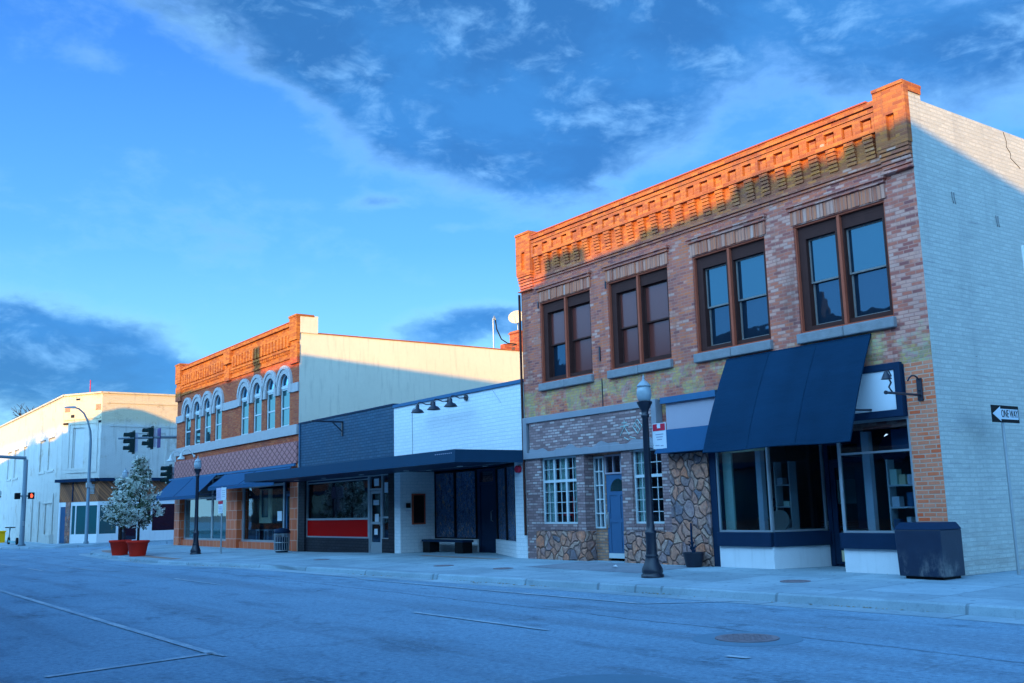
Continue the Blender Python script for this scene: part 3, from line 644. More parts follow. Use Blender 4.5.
for i, (a, b) in enumerate(WINS):
    dim = i < 2
    fr = MB(); fr.frame(a, b, WZ0, WZ1, .03, .10, .035); mid_ = (a+b)/2
    fr.box(mid_-.03, mid_+.03, .025, .10, WZ0+.035, WZ1-.035)
    win = fr.build('window', M['frame_brown'], RB)
    dk = MB(); dk.frame(a+.035, b-.035, WZ0+.035, WZ1-.035, .10, .30, .10); dk.box(a+.036, b-.036, .101, .30, WZ1-.30, WZ1-.136)
    dk.box(mid_-.14, mid_+.06, .101, .30, WZ0+.136, WZ1-.30); dk.box(a+.136, a+.21, .101, .30, WZ0+.136, WZ1-.3)
    dk.build('jamb', M['frame_dark'], win)
    for s_, (c, d) in enumerate(((a+.21, mid_-.14), (mid_+.06, b-.135))):
        sash = MB(); mz = WZ0 + 1.02
        sash.frame(c, d, mz-.02, WZ1-.30, .19, .23, .035); sash.frame(c, d, WZ0+.136, mz+.02, .235, .275, .04)
        sash.build('sash', M['frame_pale'] if not dim else M['frame_dark'], win)
        MB().box(c+.036, d-.036, .205, .212, mz+.016, WZ1-.336).build('upper_pane', M['glass_up'] if not dim else M['glass_screen'], win)
        pn = MB(); pn.hexa([(c+.041, .25, WZ0+.177), (d-.041, .25, WZ0+.177), (d-.041, .258, WZ0+.177), (c+.041, .258, WZ0+.177), (c+.041, .256, mz-.021), (d-.041, .256, mz-.021), (d-.041, .264, mz-.021), (c+.041, .264, mz-.021)])
        pn.build('lower_pane', M['glass_low'] if not dim or (i == 0 and s_ == 0) else M['glass_screen'], win)
    if dim:
        dv = MB().box(a-.06, a-.03, -.03, .0, WZ1-.14, WZ1+.05); dv.build('shutter_hinge', M['iron'], RB)
MB().box(-18.63, -18.59, -.03, -.001, 4.9, 5.25).build('wall_bracket', M['iron'], RB); MB().box(-18.58, -18.565, -.02, -.001, 3.72, 4.45).build('wall_cable', M['iron'], RB)
# party line on the left edge
MB().tube([(-21.905, -.05, .6), (-21.905, -.05, 7.2)], .035, 8).build('downpipe', M['frame_dark'], RB)

# --- grey brick shop front on the left of the ground floor
gs = MB().frame(-21.86, -16.63, 2.62, 3.74, -.10, .119, .16); gs.build('header_frame', M['grey_stucco'], RB, bevel=.012)
wv = MB(); vs = []; n = 40
for i in range(n+1):
    x = -21.60 + 4.81*i/n; vs += [(x, -.085, 2.77), (x, -.085, 2.83+.05*math.sin(i*.55)+.035*math.sin(i*1.3+1))]
wv.add(vs, [(2*i, 2*i+2, 2*i+3, 2*i+1) for i in range(n)]); wv.build('torn_stucco', M['grey_stucco'], RB)
MB().box(-21.6, -16.79, -.06, .118, 2.78, 3.58).build('header_brick', M['brick_grey'], RB)
mkk = MB(); random.seed(3)
def strokes(cx, cz, segs, r=.014):
    for (x0, z0, x1, z1) in segs: mkk.tube([(cx+x0, -.064, cz+z0), (cx+x1, -.064, cz+z1)], r, 4)
strokes(-17.75, 3.14, [(-.16, .06, .14, .06), (-.01, .2, -.01, .02), (-.01, .05, -.17, -.16), (-.01, .05, .15, -.16), (-.1, .14, .09, .14)])
strokes(-17.30, 3.16, [(0, .17, .16, 0), (.16, 0, 0, -.17), (0, -.17, -.16, 0), (-.16, 0, 0, .17), (-.08, .08, .08, -.08), (-.08, -.08, .08, .08)])
strokes(-17.58, 2.90, [(-.2, .03, -.05, -.04), (.0, .03, .2, -.02)])
mkk.build('painted_mark', plain('pale turquoise paint', (.34, .44, .42), .8), RB)
pier = MB()
gp_h = [(-21.20, -19.70, .90, 2.62), (-19.39, -17.98, -.3, 2.62), (-17.62, -16.60, .90, 2.62)]
pier.wall(-21.86, -19.39, .72, 2.615, -.02, .30, gp_h[:1]); pier.build('shop_pier', M['brick_grey'], RB)
MB().wall(-17.98, -16.34, .72, 2.615, -.02, .30, gp_h[2:]).build('shop_pier', M['brick_grey'], RB)
for a, b in ((-21.2, -19.70), (-17.62, -16.60)):
    s_ = MB(); n = 18
    for k in range(n):
        x0 = a + (b-a)*k/n; s_.box(x0+.004, x0+(b-a)/n-.004, -.05, -.021, .74, .885)
    s_.build('brick_sill', M['brick_grey'], RB)
for a, b in ((-21.46, -19.38), (-17.98, -16.34)): MB().wall(a, b, -.25, .719, -.035, .30).build('rubble_base', M['rubble'], RB)
MB().box(-21.86, -21.465, -.02, .30, -.25, .719).build('corner_pier', M['brick_grey'], RB)
def grid_window(name, a, b, z0, z1, y, cols, rows, tr, lab=None, parent=RB, mt='frame_white'):
    fr = MB().frame(a, b, z0, z1, y, y+.06, .045)
    zt = z0 + (z1-z0)*tr; fr.box(a+.045, b-.045, y-.005, y+.055, zt-.035, zt+.035)
    wd = (b-a)/cols
    for k in range(1, cols): fr.box(a+wd*k-.03, a+wd*k+.03, y-.01, y+.05, z0+.045, z1-.045)
    win = fr.build(name, M[mt], parent)
    mu = MB()
    for k in range(cols):
        xm = a+wd*(k+.5); mu.box(xm-.008, xm+.008, y+.012, y+.034, z0+.045, z1-.045)
    for lo, hi, nr in ((z0, zt, rows), (zt, z1, 2)):
        for j in range(1, nr):
            zz = lo+(hi-lo)*j/nr; mu.box(a+.045, b-.045, y+.012, y+.036, zz-.008, zz+.008)
    mu.build('glazing_bar', M[mt], win)
    MB().box(a+.046, b-.046, y+.022, y+.026, z0+.046, z1-.046).build('pane', M['glass_shop'], win)
    return win
g1 = grid_window('shop_window', -21.2, -19.70, .90, 2.615, .06, 3, 4, .64)
g2 = grid_window('shop_window', -17.62, -16.60, .90, 2.615, .06, 2, 4, .64)
curtain_mesh(MB(), -21.15, -20.86, .16, .85, 2.6).build('curtain', M['curtain'], g1); curtain_mesh(MB(), -20.62, -20.22, .16, 1.75, 2.6).build('curtain', M['curtain'], g1); curtain_mesh(MB(), -20.0, -19.74, .17, .9, 2.6).build('curtain', M['curtain'], g1)
curtain_mesh(MB(), -17.58, -17.18, .16, .85, 2.6).build('curtain', M['curtain'], g2)
# recessed entry: brown brick reveal with a lit side light, blue panelled door
P1 = lambda u, y, z: (y, u, z)
EY = .30
bk = MB().wall(-19.40, -17.60, -.25, 2.62, EY+.002, .42, [(-19.36, -18.98, .78, 2.56), (-18.95, -18.06, -.25, 2.58)]); bk.build('entry_back_wall', M['brick_brown'], RB)
slf = MB().wall(-19.36, -18.98, .78, 2.56, EY-.03, EY+.06, [(-19.32, -19.185, .82+.345*k, 1.13+.345*k) for k in range(5)] + [(-19.155, -19.02, .82+.345*k, 1.13+.345*k) for k in range(5)])
sl_ = slf.build('side_light', M['frame_white'], RB)
MB().box(-19.33, -19.01, EY+.01, EY+.016, .81, 2.53).build('pane', M['glass_shop'], sl_)
tl = MB().wall(-18.95, -18.06, 2.10, 2.58, EY-.01, EY+.06, [(-18.91, -18.66, 2.14, 2.54), (-18.63, -18.38, 2.14, 2.54)]); tw_ = tl.build('transom_window', M['mauve'], RB)
MB().box(-18.92, -18.37, EY+.02, EY+.026, 2.12, 2.56).build('pane', M['glass_shop'], tw_)
DY = EY+.02
dr = MB().wall(-18.95, -18.06, .06, 2.096, DY, DY+.05, [(-18.84, -18.56, .22, .92), (-18.45, -18.17, .22, .92), (-18.84, -18.56, 1.02, 1.58), (-18.45, -18.17, 1.02, 1.58)])
for a in (-18.84, -18.45):
    for z_, z2 in ((.22, .92), (1.02, 1.58)): dr.box(a, a+.28, DY+.015, DY+.045, z_, z2)
door = dr.build('door', M['door_blue'], RB)
fan = [(-18.80, 1.68)] + [(-18.505 - .295*math.cos(math.pi*k/12), 1.68 + .30*math.sin(math.pi*k/12)) for k in range(1, 12)] + [(-18.21, 1.68)]
MB().prism(fan, DY-.008, DY-.001, 'y').build('fan_light', M['glass_teal'], door)
MB().box(-18.94, -18.07, DY-.012, DY-.001, .062, .18).build('kick_plate', M['frame_white'], door)
MB().box(-18.93, -18.88, DY-.02, DY-.001, .80, 1.18).tube([(-18.905, DY-.02, .85), (-18.905, DY-.06, .9), (-18.905, DY-.06, 1.1), (-18.905, DY-.02, 1.13)], .012).build('handle', M['steel'], door)

# --- stone pier and boxed header in the middle
MB().wall(-16.33, -15.16, -.25, 2.44, -.05, .30).build('stone_pier', M['rubble'], RB)
MB().box(-16.36, -14.75, -.03, .119, 2.95, 3.64).build('header_board', M['mauve'], RB)
MB().box(-16.45, -14.75, -.12, -.031, 3.60, 3.74).build('header_trim', M['blue_trim'], RB)
va = MB(); va.hexa([(-16.40, -.42, 2.46), (-14.80, -.42, 2.46), (-14.80, .10, 2.46), (-16.40, .10, 2.46), (-16.36, -.08, 3.0), (-14.80, -.08, 3.0), (-14.80, .10, 3.0), (-16.36, .10, 3.0)])
va.build('short_awning', M['canvas_blue'], RB)

# --- bay windowed shop on the right
pr_ = MB().wall(-10.28, BX1+.001, -.3, 3.72, -.004, .34); pr_.build('corner_pier', M['brick_pier'], RB)
MB().box(-15.16, -14.98, 0, .3, -.2, 2.6).build('corner_pier', M['navy'], RB)
bays = [[(-14.98, .0), (-13.53, .0), (-13.12, 1.25)], [(-12.2, 1.25), (-11.86, .0), (-10.29, .0)]]
BT = 2.78
for bi, pth in enumerate(bays):
    bkh = MB(); sillm = MB(); bf = MB(); panes = []
    for a, b in zip(pth, pth[1:]):
        bkh.obox(a, b, .0, .14, -.25, .43); sillm.obox(a, b, -.07, .13, .431, .72)
        L = math.hypot(b[0]-a[0], b[1]-a[1]); ux, uy = (b[0]-a[0])/L, (b[1]-a[1])/L
        def at(d): return (a[0]+ux*d, a[1]+uy*d)
        for d0, d1 in ((.0, .045), (L-.045, L)): bf.obox(at(d0), at(d1), .02, .07, .721, BT)
        bf.obox(at(.046), at(L-.046), .02, .07, .722, .76); 
        if bi: bf.obox(at(.046), at(L-.046), .022, .068, 2.16, 2.20)
        bf.obox(at(.046), at(L-.046), .02, .07, BT-.05, BT)
        panes.append(MB().obox(at(.03), at(L-.03), .042, .048, .73, BT-.02))
    bkh.build('bulkhead', M['bulkhead'], RB); sillm.build('bay_sill', M['navy'], RB, bevel=.01)
    bay = bf.build('bay_window', M['frame_grey'], RB)
    for p_q in panes: p_q.build('pane', M['glass_bay'], bay)
hd2 = MB().box(-14.98, -10.29, -.0, .119, BT+.001, 3.72); hd2.build('shop_header', M['navy'], RB)
sb = MB().frame(-11.75, -10.31, 2.78, 3.76, -.10, -.002, .13); bx = sb.build('sign_frame', M['navy'], RB, bevel=.01)
MB().box(-11.62, -10.44, -.07, -.003, 2.91, 3.63).build('sign_face', M['sign_white'], bx)
ed = MB().wall(-13.12, -12.2, -.2, BT, 1.26, 1.36, [(-13.02, -12.3, .02, 2.45)]); ed.build('entry_back_wall', M['navy'], RB)
dd = MB().wall(-13.02, -12.3, .04, 2.10, 1.285, 1.33, [(-12.90, -12.42, .42, 1.98), (-12.88, -12.44, .10, .32)])
dd.box(-13.02, -12.3, 1.285, 1.33, 2.104, 2.15); door2 = dd.build('door', M['navy'], RB)
MB().box(-12.9, -12.42, 1.30, 1.306, .42, 1.98).build('pane', M['glass_shop'], door2)
MB().box(-12.88, -12.44, 1.29, 1.30, .10, .32).build('kick_plate', M['cream'], door2)
MB().box(-12.62, -12.42, 1.27, 1.284, .36, .40).build('letter_slot', M['brass'], door2)
MB().box(-13.02, -12.3, 1.30, 1.306, 2.16, 2.44).build('transom_pane', M['glass_shop'], RB)
MB().box(-13.5, -11.9, .13, 1.25, BT-.08, BT-.02).build('entry_soffit', M['dark'], RB)
# side door between stone pier and bay
# awning: steep dark canvas sheet on pipe arms, seams between its panels
aw = MB(); ax0, ax1 = -14.44, -10.88
def awp(u, v, lift=0.0):    # v: 0 top .. 1 bottom, slight sag
    x = ax0 + (ax1-ax0)*u
    return (x, -.04 - .88*v - (.05+.012*math.sin(u*23))*math.sin(v*math.pi) - lift, 4.35 - 1.98*v - .015*math.sin(u*9) * v)
nu, nv = 24, 8; vs = []
for lift in (0, -.03):
    for i in range(nu+1):
        for j in range(nv+1): vs.append(awp(i/nu, j/nv, lift))
fs = []; nn_ = (nu+1)*(nv+1)
for i in range(nu):
    for j in range(nv):
        q = (i*(nv+1)+j, i*(nv+1)+j+1, (i+1)*(nv+1)+j+1, (i+1)*(nv+1)+j); fs.append(q); fs.append(tuple(k+nn_ for k in reversed(q)))
for i in range(nu):
    for j in (0, nv): q = (i*(nv+1)+j, (i+1)*(nv+1)+j); fs.append((q[0], q[1], q[1]+nn_, q[0]+nn_))
for j in range(nv):
    for i in (0, nu): q = (i*(nv+1)+j, i*(nv+1)+j+1); fs.append((q[0], q[1], q[1]+nn_, q[0]+nn_))
aw.add(vs, fs, False)
awn = aw.build('awning', M['canvas'], RB, fix=True)
se = MB()
for u in (.33, .66):
    se.tube([awp(u, j/8, .004) for j in range(9)], .007, 4)
se.tube([awp(i/12, 1.0, -.01) for i in range(13)], .02, 6); se.tube([awp(i/12, 0.0, -.01) for i in range(13)], .02, 6)
se.build('hem', M['canvas'], awn)
for x in (ax0+.1, ax1-.1): MB().tube([(x, -.66, 2.93), (x, .0, 2.95)], .02).build('awning_arm', M['iron'], awn)
# wrought iron bracket lamp on the pier
br = MB(); bx_ = -10.0
br.box(bx_-.05, bx_+.05, -.03, -.005, 3.02, 3.42); br.tube([(bx_, -.03, 3.12), (bx_, -1.02, 3.12)], .022); br.disc((bx_, -1.03, 3.12), (0, 1, 0), .035, .03, 8)
sc = [(bx_, -.05 - .02*k + .13*math.sin(k*.5), 3.20 + .13 - .13*math.cos(k*.5)) for k in range(0, 10)]
br.tube(sc, .016, 6); br.tube([(bx_, -.85, 3.14), (bx_, -.93, 3.22), (bx_, -.86, 3.30), (bx_, -.93, 3.38), (bx_, -.84, 3.42)], .016, 6)
bl = br.build('sign_bracket', M['iron'], RB)
MB().lathe([(.015, .0), (.03, -.02), (.085, -.14), (.09, -.15), (.03, -.15)], bx_, -.98, 3.50, 10).tube([(bx_, -.84, 3.42), (bx_, -.9, 3.50), (bx_, -.98, 3.49)], .014, 6).build('lamp_shade', M['iron'], bl)
# dim rooms behind the glass
def room(x0, x1, y0, y1, z1, parent=RB, floor=.02, m1='room', z0=-.1):
    r_ = MB(); r_.quad((x0,y0,floor), (x1,y0,floor), (x1,y1,floor), (x0,y1,floor)); r_.quad((x0,y1,z0), (x1,y1,z0), (x1,y1,z1), (x0,y1,z1))
    r_.quad((x0,y0,z0), (x0,y1,z0), (x0,y1,z1), (x0,y0,z1)); r_.quad((x1,y1,z0), (x1,y0,z0), (x1,y0,z1), (x1,y1,z1)); r_.quad((x0,y0,z1), (x0,y1,z1), (x1,y1,z1), (x1,y0,z1))
    return r_.build('interior', M[m1], parent)
room(-21.6, -16.36, .43, 4.5, 3.5); room(-15.1, -9.95, 1.5, 7.0, 3.5)
# door reveal edges of the bay shop
MB().box(-14.9, -13.62, .12, .18, 2.38, 2.74).build('roller_blind', M['cream'], RB)
MB().box(-14.12, -13.98, .30, .42, -.1, 2.6).build('interior_post', M['sign_white'], RB); MB().box(-11.62, -11.46, .45, .57, -.1, 2.6).build('interior_post', M['sign_white'], RB)
MB().box(-14.95, -14.7, .2, .25, .72, 2.5).build('side_curtain', M['curtain'], RB)
MB().box(-13.5, -12.95, 2.0, 2.04, 1.25, 1.75).build('wall_picture', M['curtain'], RB)
for x_, y_ in ((-12.9, 2.2), (-12.5, 2.6)): MB().lathe([(.01, .06), (.05, .02), (.05, -.03), (.01, -.06)], x_, y_, 2.62, 8).build('pendant_bulb', M['bulb_cool'], RB)
MB().disc((-11.3, 1.0, 2.28), (.2, -1, 0), .28, .02, 24).build('neon_ring', M['navy'], RB)
MB().box(-11.0, -10.45, .5, .54, 2.2, 2.6).build('window_poster', M['blue_trim'], RB)
MB().prism([(-14.98,.15),(-13.60,.15),(-13.25,1.3),(-13.25,1.6),(-14.98,1.6)], .62, .70, 'z').prism([(-11.80,.15),(-10.29,.15),(-10.29,1.6),(-12.1,1.6),(-12.1,1.3)], .62, .70, 'z').build('display_floor', M['wood'], RB)
# ------------------------------------------------------------------ low white brick shop
WS = thing('white_shop', (-25.5, 0, 0), 'low white painted brick shop with recessed entry, dark mottled glass and three black wall lamps', 'shop')
WX0, WX1 = -29.3, -21.90
wm = MB().wall(WX0, WX1, 2.60, 4.74, 0, .3); wm.wall(-29.3, -28.9, -.3, 2.598, .0, .3); wm.wall(-22.42, WX1, -.3, 2.598, .0, .3)
wm.wall(.301, 1.3, -.3, 2.598, -28.9, -29.1, P=P1)
wm.wall(-28.95, -26.42, -.3, .40, 1.28, 1.5); wm.box(-26.42, -26.3, 1.28, 1.5, -.3, .40)
wm.obox((-25.28, 1.28), (-22.42, .01), .0, .15, -.3, .42)
wm.build('wall', M['white_brick'], WS)
MB().box(WX0, WX1, -.05, .32, 4.741, 4.84).build('coping', M['blue_trim'], WS)
MB().box(WX0-.2, WX1, .33, 24, 4.3, 4.4).box(WX0, WX1, 23.7, 24, -.3, 4.3).build('roof', M['roof'], WS)
MB().box(WX0+.02, WX1, .301, 6, 2.60, 2.66).build('entry_soffit', M['navy'], WS)
MB().box(WX0-.12, -28.9, 1.5, 6, -.3, 2.59).box(WX1-.1, WX1, .3, 6, -.3, 2.59).build('interior', M['dark'], WS)
gp_ = MB().box(-28.9, -27.69, 1.36, 1.42, .405, 2.52).box(-27.62, -26.42, 1.36, 1.42, .405, 2.52); gw = gp_.build('mottled_screen', M['mottle'], WS)
fr = MB().frame(-28.94, -26.38, .402, 2.56, 1.30, 1.36, .04); fr.box(-27.69, -27.62, 1.30, 1.43, .45, 2.52); fr.build('frame', M['sign_black'], gw)
ag = MB(); ag.obox((-25.2, 1.25), (-22.48, .045), .06, .10, .425, 2.52); gw2 = ag.build('mottled_screen', M['mottle'], WS)
fr = MB()
for d0, d1 in ((0, .05), (.49, .53), (.95, 1.0)):
    A_, B_ = (-25.26, 1.272), (-22.44, .02); L_ = lambda d: (A_[0]+(B_[0]-A_[0])*d, A_[1]+(B_[1]-A_[1])*d); fr.obox(L_(d0*.98), L_(d1*.98), .02, .12, .422, 2.55)
fr.obox((-25.26, 1.272), (-22.44, .02), .015, .125, 2.50, 2.56); fr.build('frame', M['sign_black'], gw2)
dr = MB().wall(-26.36, -25.30, -.02, 2.57, 1.34, 1.44, [(-26.2, -25.46, .02, 2.08), (-26.2, -25.46, 2.16, 2.48)]); df = dr.build('door', M['navy'], WS)
MB().box(-26.2, -25.46, 1.37, 1.42, .02, 2.08).box(-26.16, -25.5, 1.36, 1.369, .06, .35).build('door_leaf', M['navy'], df, bevel=.006)
MB().box(-26.2, -25.46, 1.38, 1.40, 2.16, 2.48).build('transom_pane', M['glass_shop'], df)
MB().tube([(-25.53, 1.36, .95), (-25.53, 1.30, .97), (-25.53, 1.30, 1.25), (-25.53, 1.36, 1.27)], .014).build('handle', M['steel'], df)
nb = MB().frame(.42, .92, .88, 1.88, -28.899, -28.84, .05, P=P1); cab = nb.build('display_case', M['frame_brown'], WS)
MB().box(-28.899, -28.86, .47, .87, .93, 1.83).build('case_back', M['sign_black'], cab)
MB().box(-28.899, -28.85, .21, .36, 1.42, 1.58).build('wall_plate', M['sign_black'], WS)
al = MB().disc((-22.17, -.06, 2.38), (0, 1, 0), .10, .10, 16).box(-22.24, -22.10, -.02, -.001, 2.30, 2.46); al.build('alarm_bell', M['sign_red'], WS)
for xm in (-26.73, -25.75, -24.78):
    q = MB().disc((xm, -.03, 4.62), (0, 1, 0), .09, .05, 12); q.tube([(xm, -.05, 4.62), (xm-.02, -.25, 4.60), (xm-.02, -.42, 4.66), (xm-.02, -.52, 4.66), (xm-.02, -.56, 4.58)], .018, 6)
    wl = q.build('wall_lamp', M['iron'], WS)
    MB().lathe([(.03, .16), (.055, .15), (.06, .04), (.14, .0), (.20, -.07), (.205, -.09), (.16, -.06), (.02, 0)], xm-.02, -.56, 4.42, 14).build('lamp_shade', M['iron'], wl)
cn = MB(); cn.tube([(-27.6, -.012, 4.72), (-28.05, -.012, 4.55), (-28.05, -.012, 2.9)], .011, 5); cn.tube([(-23.4, -.008, 4.7), (-23.0, -.008, 4.3)], .009, 5); cn.build('conduit', M['steel'], WS)
# the flat canopy over both low shops
MB().box(-37.0, WX1, -2.22, -.004, 2.58, 2.66).build('canopy_deck', M['navy'], WS)
cf = MB().box(-37.02, WX1+.005, -2.26, -2.22, 2.55, 2.88).box(WX1-.035, WX1+.005, -2.22, -.004, 2.55, 2.88).box(-37.02, -36.98, -2.22, -.004, 2.55, 2.88).box(-37.0, WX1-.036, -2.22, -.004, 2.80, 2.84)
can = cf.build('canopy', M['fascia'], WS)
dl = MB()
for x, y in ((-27.6, -.5), (-24.6, -.4), (-33.5, -.6), (-30.5, -.6), (-35.5, -.8), (-27.9, .5), (-24.9, .7)): dl.disc((x, y, 2.572 if y < 0 else 2.593), (0, 0, 1), .09, .014, 12)
dl.build('downlight', M['frame_white'], can)
random.seed(5)
stn = MB()
for k in range(9): stn.box(-22.9+.1*k, -22.85+.1*k, -2.263, -2.261, 2.78, 2.80)
stn.build('rivet', M['ink'], can)

# ------------------------------------------------------------------ low blue brick shop
DS = thing('blue_shop', (-33.2, 0, -.08), 'low dark blue brick shop with red panel under its big window', 'shop')
DX0, DX1 = -37.18, -29.31
wm = MB().wall(DX0, DX1, 2.60, 4.84, 0, .3); wm.build('upper_wall', M['blue_brick'], DS)
MB().box(DX0, DX1, -.03, .32, 4.841, 4.90).build('coping', M['navy'], DS)
wm = MB().wall(DX0+.01, -36.55, -.4, 2.598, -.004, .3).wall(-29.72, DX1, -.4, 2.598, -.004, .3); wm.wall(-36.55, -31.31, -.4, .42, .06, .3); wm.wall(-30.3, -29.72, -.4, .42, .06, .3); wm.build('pier', M['black_brick'], DS)
MB().box(DX0, DX1, .33, 24, 4.3, 4.4).box(DX0, DX1, 23.7, 24, -.3, 4.3).build('roof', M['roof'], DS)
fr = MB().wall(-36.55, -31.31, .421, 2.58, .08, .16, [(-36.49, -31.37, .47, 1.06), (-36.49, -31.37, 1.13, 2.44), (-36.49, -31.37, 2.48, 2.54)]); sw_ = fr.build('shop_window', M['frame_grey'], DS)
MB().box(-36.49, -31.37, .11, .13, .47, 1.06).build('red_panel', M['red_panel'], sw_)
MB().box(-36.49, -31.37, .115, .125, 1.13, 2.44).build('pane', M['glass_shop'], sw_)
MB().box(-36.49, -31.37, .11, .13, 2.48, 2.54).build('head_panel', M['navy'], sw_)
fr = MB().wall(-31.309, -29.73, -.12, 2.58, .08, .16, [(-31.22, -30.36, -.12, 2.05), (-31.22, -30.36, 2.12, 2.54), (-30.28, -29.78, .45, 1.1), (-30.28, -29.78, 1.16, 2.54), (-30.28, -29.78, -.12, .38)]); ds = fr.build('door_frame', M['frame_grey'], DS)
dr = MB().frame(-31.21, -30.37, -.09, 2.04, .10, .145, .10); dr.box(-31.11, -30.47, .10, .145, .90, .99); dr.box(-31.11, -30.47, .10, .145, .01, .3)
do_ = dr.build('door', M['frame_grey'], DS)
MB().box(-31.1, -30.48, .12, .126, .3, 1.93).build('pane', M['glass_shop'], do_)
MB().tube([(-30.42, .09, .85), (-30.42, .05, .87), (-30.42, .05, 1.15), (-30.42, .09, 1.17)], .012).build('handle', M['steel'], do_)
MB().box(-31.22, -30.36, .118, .124, 2.12, 2.54).box(-30.28, -29.78, .118, .124, .45, 1.1).box(-30.28, -29.78, .118, .124, 1.16, 2.54).build('side_light', M['glass_shop'], DS)
for q_ in ((-31.0, -30.6, 1.55, 1.72), (-30.9, -30.62, .98, 1.25), (-30.95, -30.6, 2.2, 2.45), (-30.2, -29.95, 1.95, 2.3), (-30.95, -30.7, .55, .75)): MB().box(q_[0], q_[1], .112, .116, q_[2], q_[3]).build('window_notice', M['sign_white'], DS)
room(-36.9, -29.4, .31, 8, 2.9, DS, -.08, 'dark')
bb = MB()
for x, y, z in ((-33.2, 2.2, 2.0), (-32.9, 2.3, 2.0), (-34.9, 4.5, 2.2)): bb.lathe([(.01, .05), (.045, .02), (.045, -.03), (.01, -.05)], x, y, z, 8)
bb.build('pendant_bulb', M['bulb'], DS)
q = MB(); q.box(-36.3, -31.6, .6, .9, .9, .95)
for k in range(7): q.lathe([(.07, 0), (.07, .2), (.03, .26), (.03, .32)], -36+.62*k, .75, .95, 8)
q.build('counter', M['room'], DS)
q = MB(); q.box(-33.25, -33.15, -1.25, -.002, 4.58, 4.63); q.tube([(-33.2, -.02, 4.25), (-33.2, -.4, 4.58)], .02); q.box(-33.25, -33.15, -.04, -.002, 4.1, 4.63); q.build('sign_bracket', M['iron'], DS)
MB().tube([(-37.0, -.04, 4.86), (-37.0, -.04, 2.95)], .03).build('downpipe', M['blue_trim'], DS)
q = MB(); 
for k in range(5): q.box(-32.6+.17*k, -32.48+.17*k, -.008, -.001, 2.98, 3.08)
q.build('faded_lettering_patch', M['steel'], DS)

# ------------------------------------------------------------------ red brick building with arched windows
AB = thing('arched_brick_building', (-45, 0, -.12), 'two storey red brick building with round arched upper windows and blue awnings', 'building')
LX0, LX1 = -53.2, -37.2
CX = [-51.40, -49.85, -48.30, -46.75, -43.24, -41.70, -40.17, -38.64]; HW = .50; SP = 6.60
hol = [(c-HW, c+HW, 4.87, SP+HW) for c in CX]
wm = MB().wall(LX0, LX1, 4.18, 8.95, 0, .3, hol)
for c in CX:   # brick fills the corners above each arch
    for sgn in (-1, 1):
        arc = [(c+sgn*HW*math.cos(t_), SP+HW*math.sin(t_)) for t_ in [math.pi/2*k/8 for k in range(9)]]
        n_ = len(arc); vs = []
        for (x, z) in arc: vs += [(x, .0, z), (x, .0, SP+HW), (x, .25, z)]
        wm.add(vs, [(3*k, 3*k+3, 3*k+4, 3*k+1) for k in range(n_-1)] + [(3*k, 3*k+2, 3*k+5, 3*k+3) for k in range(n_-1)])
for a, b in ((LX0-.05, LX0+.75), (LX1-.70, LX1+.05)):
    wm.box(a, b, -.12, -.002, 7.35, 8.10); wm.box(a+.03, b-.03, -.09, -.002, 8.10, 8.30); wm.box(a, b, -.16, -.002, 8.30, 9.26); wm.box(a-.03, b+.03, -.19, .6, 9.26, 9.34)
    wm.box(a+.05, b-.05, 0.001, .5, 8.95, 9.26)
wm.box(-45.65, -45.0, -.14, -.002, 7.55, 8.10); wm.box(-45.75, -44.9, -.17, -.002, 8.35, 8.95)
wm.box(LX0+.76, LX1-.71, -.12, .3, 8.951, 9.10); wm.box(LX0+.76, LX1-.71, -.06, -.002, 8.62, 8.70)
wm.box(LX0+.76, LX1-.71, -.10, -.002, 7.98, 8.08); wm.box(LX0+.76, LX1-.71, -.07, -.002, 7.62, 7.70)
nd = 40; st_ = (LX1-LX0-1.6)/nd
for k in range(nd):
    x = LX0+.8+st_*k
    if -45.75 < x+st_/2 < -44.9: continue
    wm.box(x+.05, x+st_-.10, -.10, -.003, 8.14, 8.60)
for k in range(70):
    x = LX0+.85+(LX1-LX0-1.7)*k/70; wm.box(x, x+.10, -.075, -.003, 7.86, 7.97)
wm.build('front_wall', M['brick_arched'], AB)
MB().box(LX0+.74, LX1-.69, -.15, .34, 9.101, 9.13).build('coping', M['frame_brown'], AB)
sdm = MB().wall(.002, 24, -.3, 8.58, LX1-.3, LX1+.004, P=lambda u, y, z: (y, u, z)); sdm.box(LX1-.30, LX1+.056, .003, .78, 8.581, 9.30); sdm.build('side_wall', M['stucco'], AB)
MB().box(LX1-.32, LX1+.03, .79, 24, 8.582, 8.63).build('side_coping', M['brick_red'], AB)
MB().box(LX0, LX0+.3, .31, 24, -.3, 8.4).box(LX0, LX1, 23.7, 24, -.3, 8.3).build('rear_wall', M['brick_red'], AB)
MB().box(LX0+.3, LX1-.3, .31, 23.7, 7.9, 8.0).box(LX0+.3, LX1-.3, .31, 23.7, 3.4, 3.5).build('roof', M['roof'], AB)
lm = MB()
for a, b in ((LX0-.02, CX[0]-HW-.32), (CX[3]+HW+.32, CX[4]-HW-.32), (CX[7]+HW+.32, LX1+.02)): lm.box(a, b, -.07, -.002, 6.20, 6.56)
lm.box(LX0-.02, LX1+.02, -.10, -.003, 4.46, 4.86)
lm.build('stone_band', M['lime'], AB)
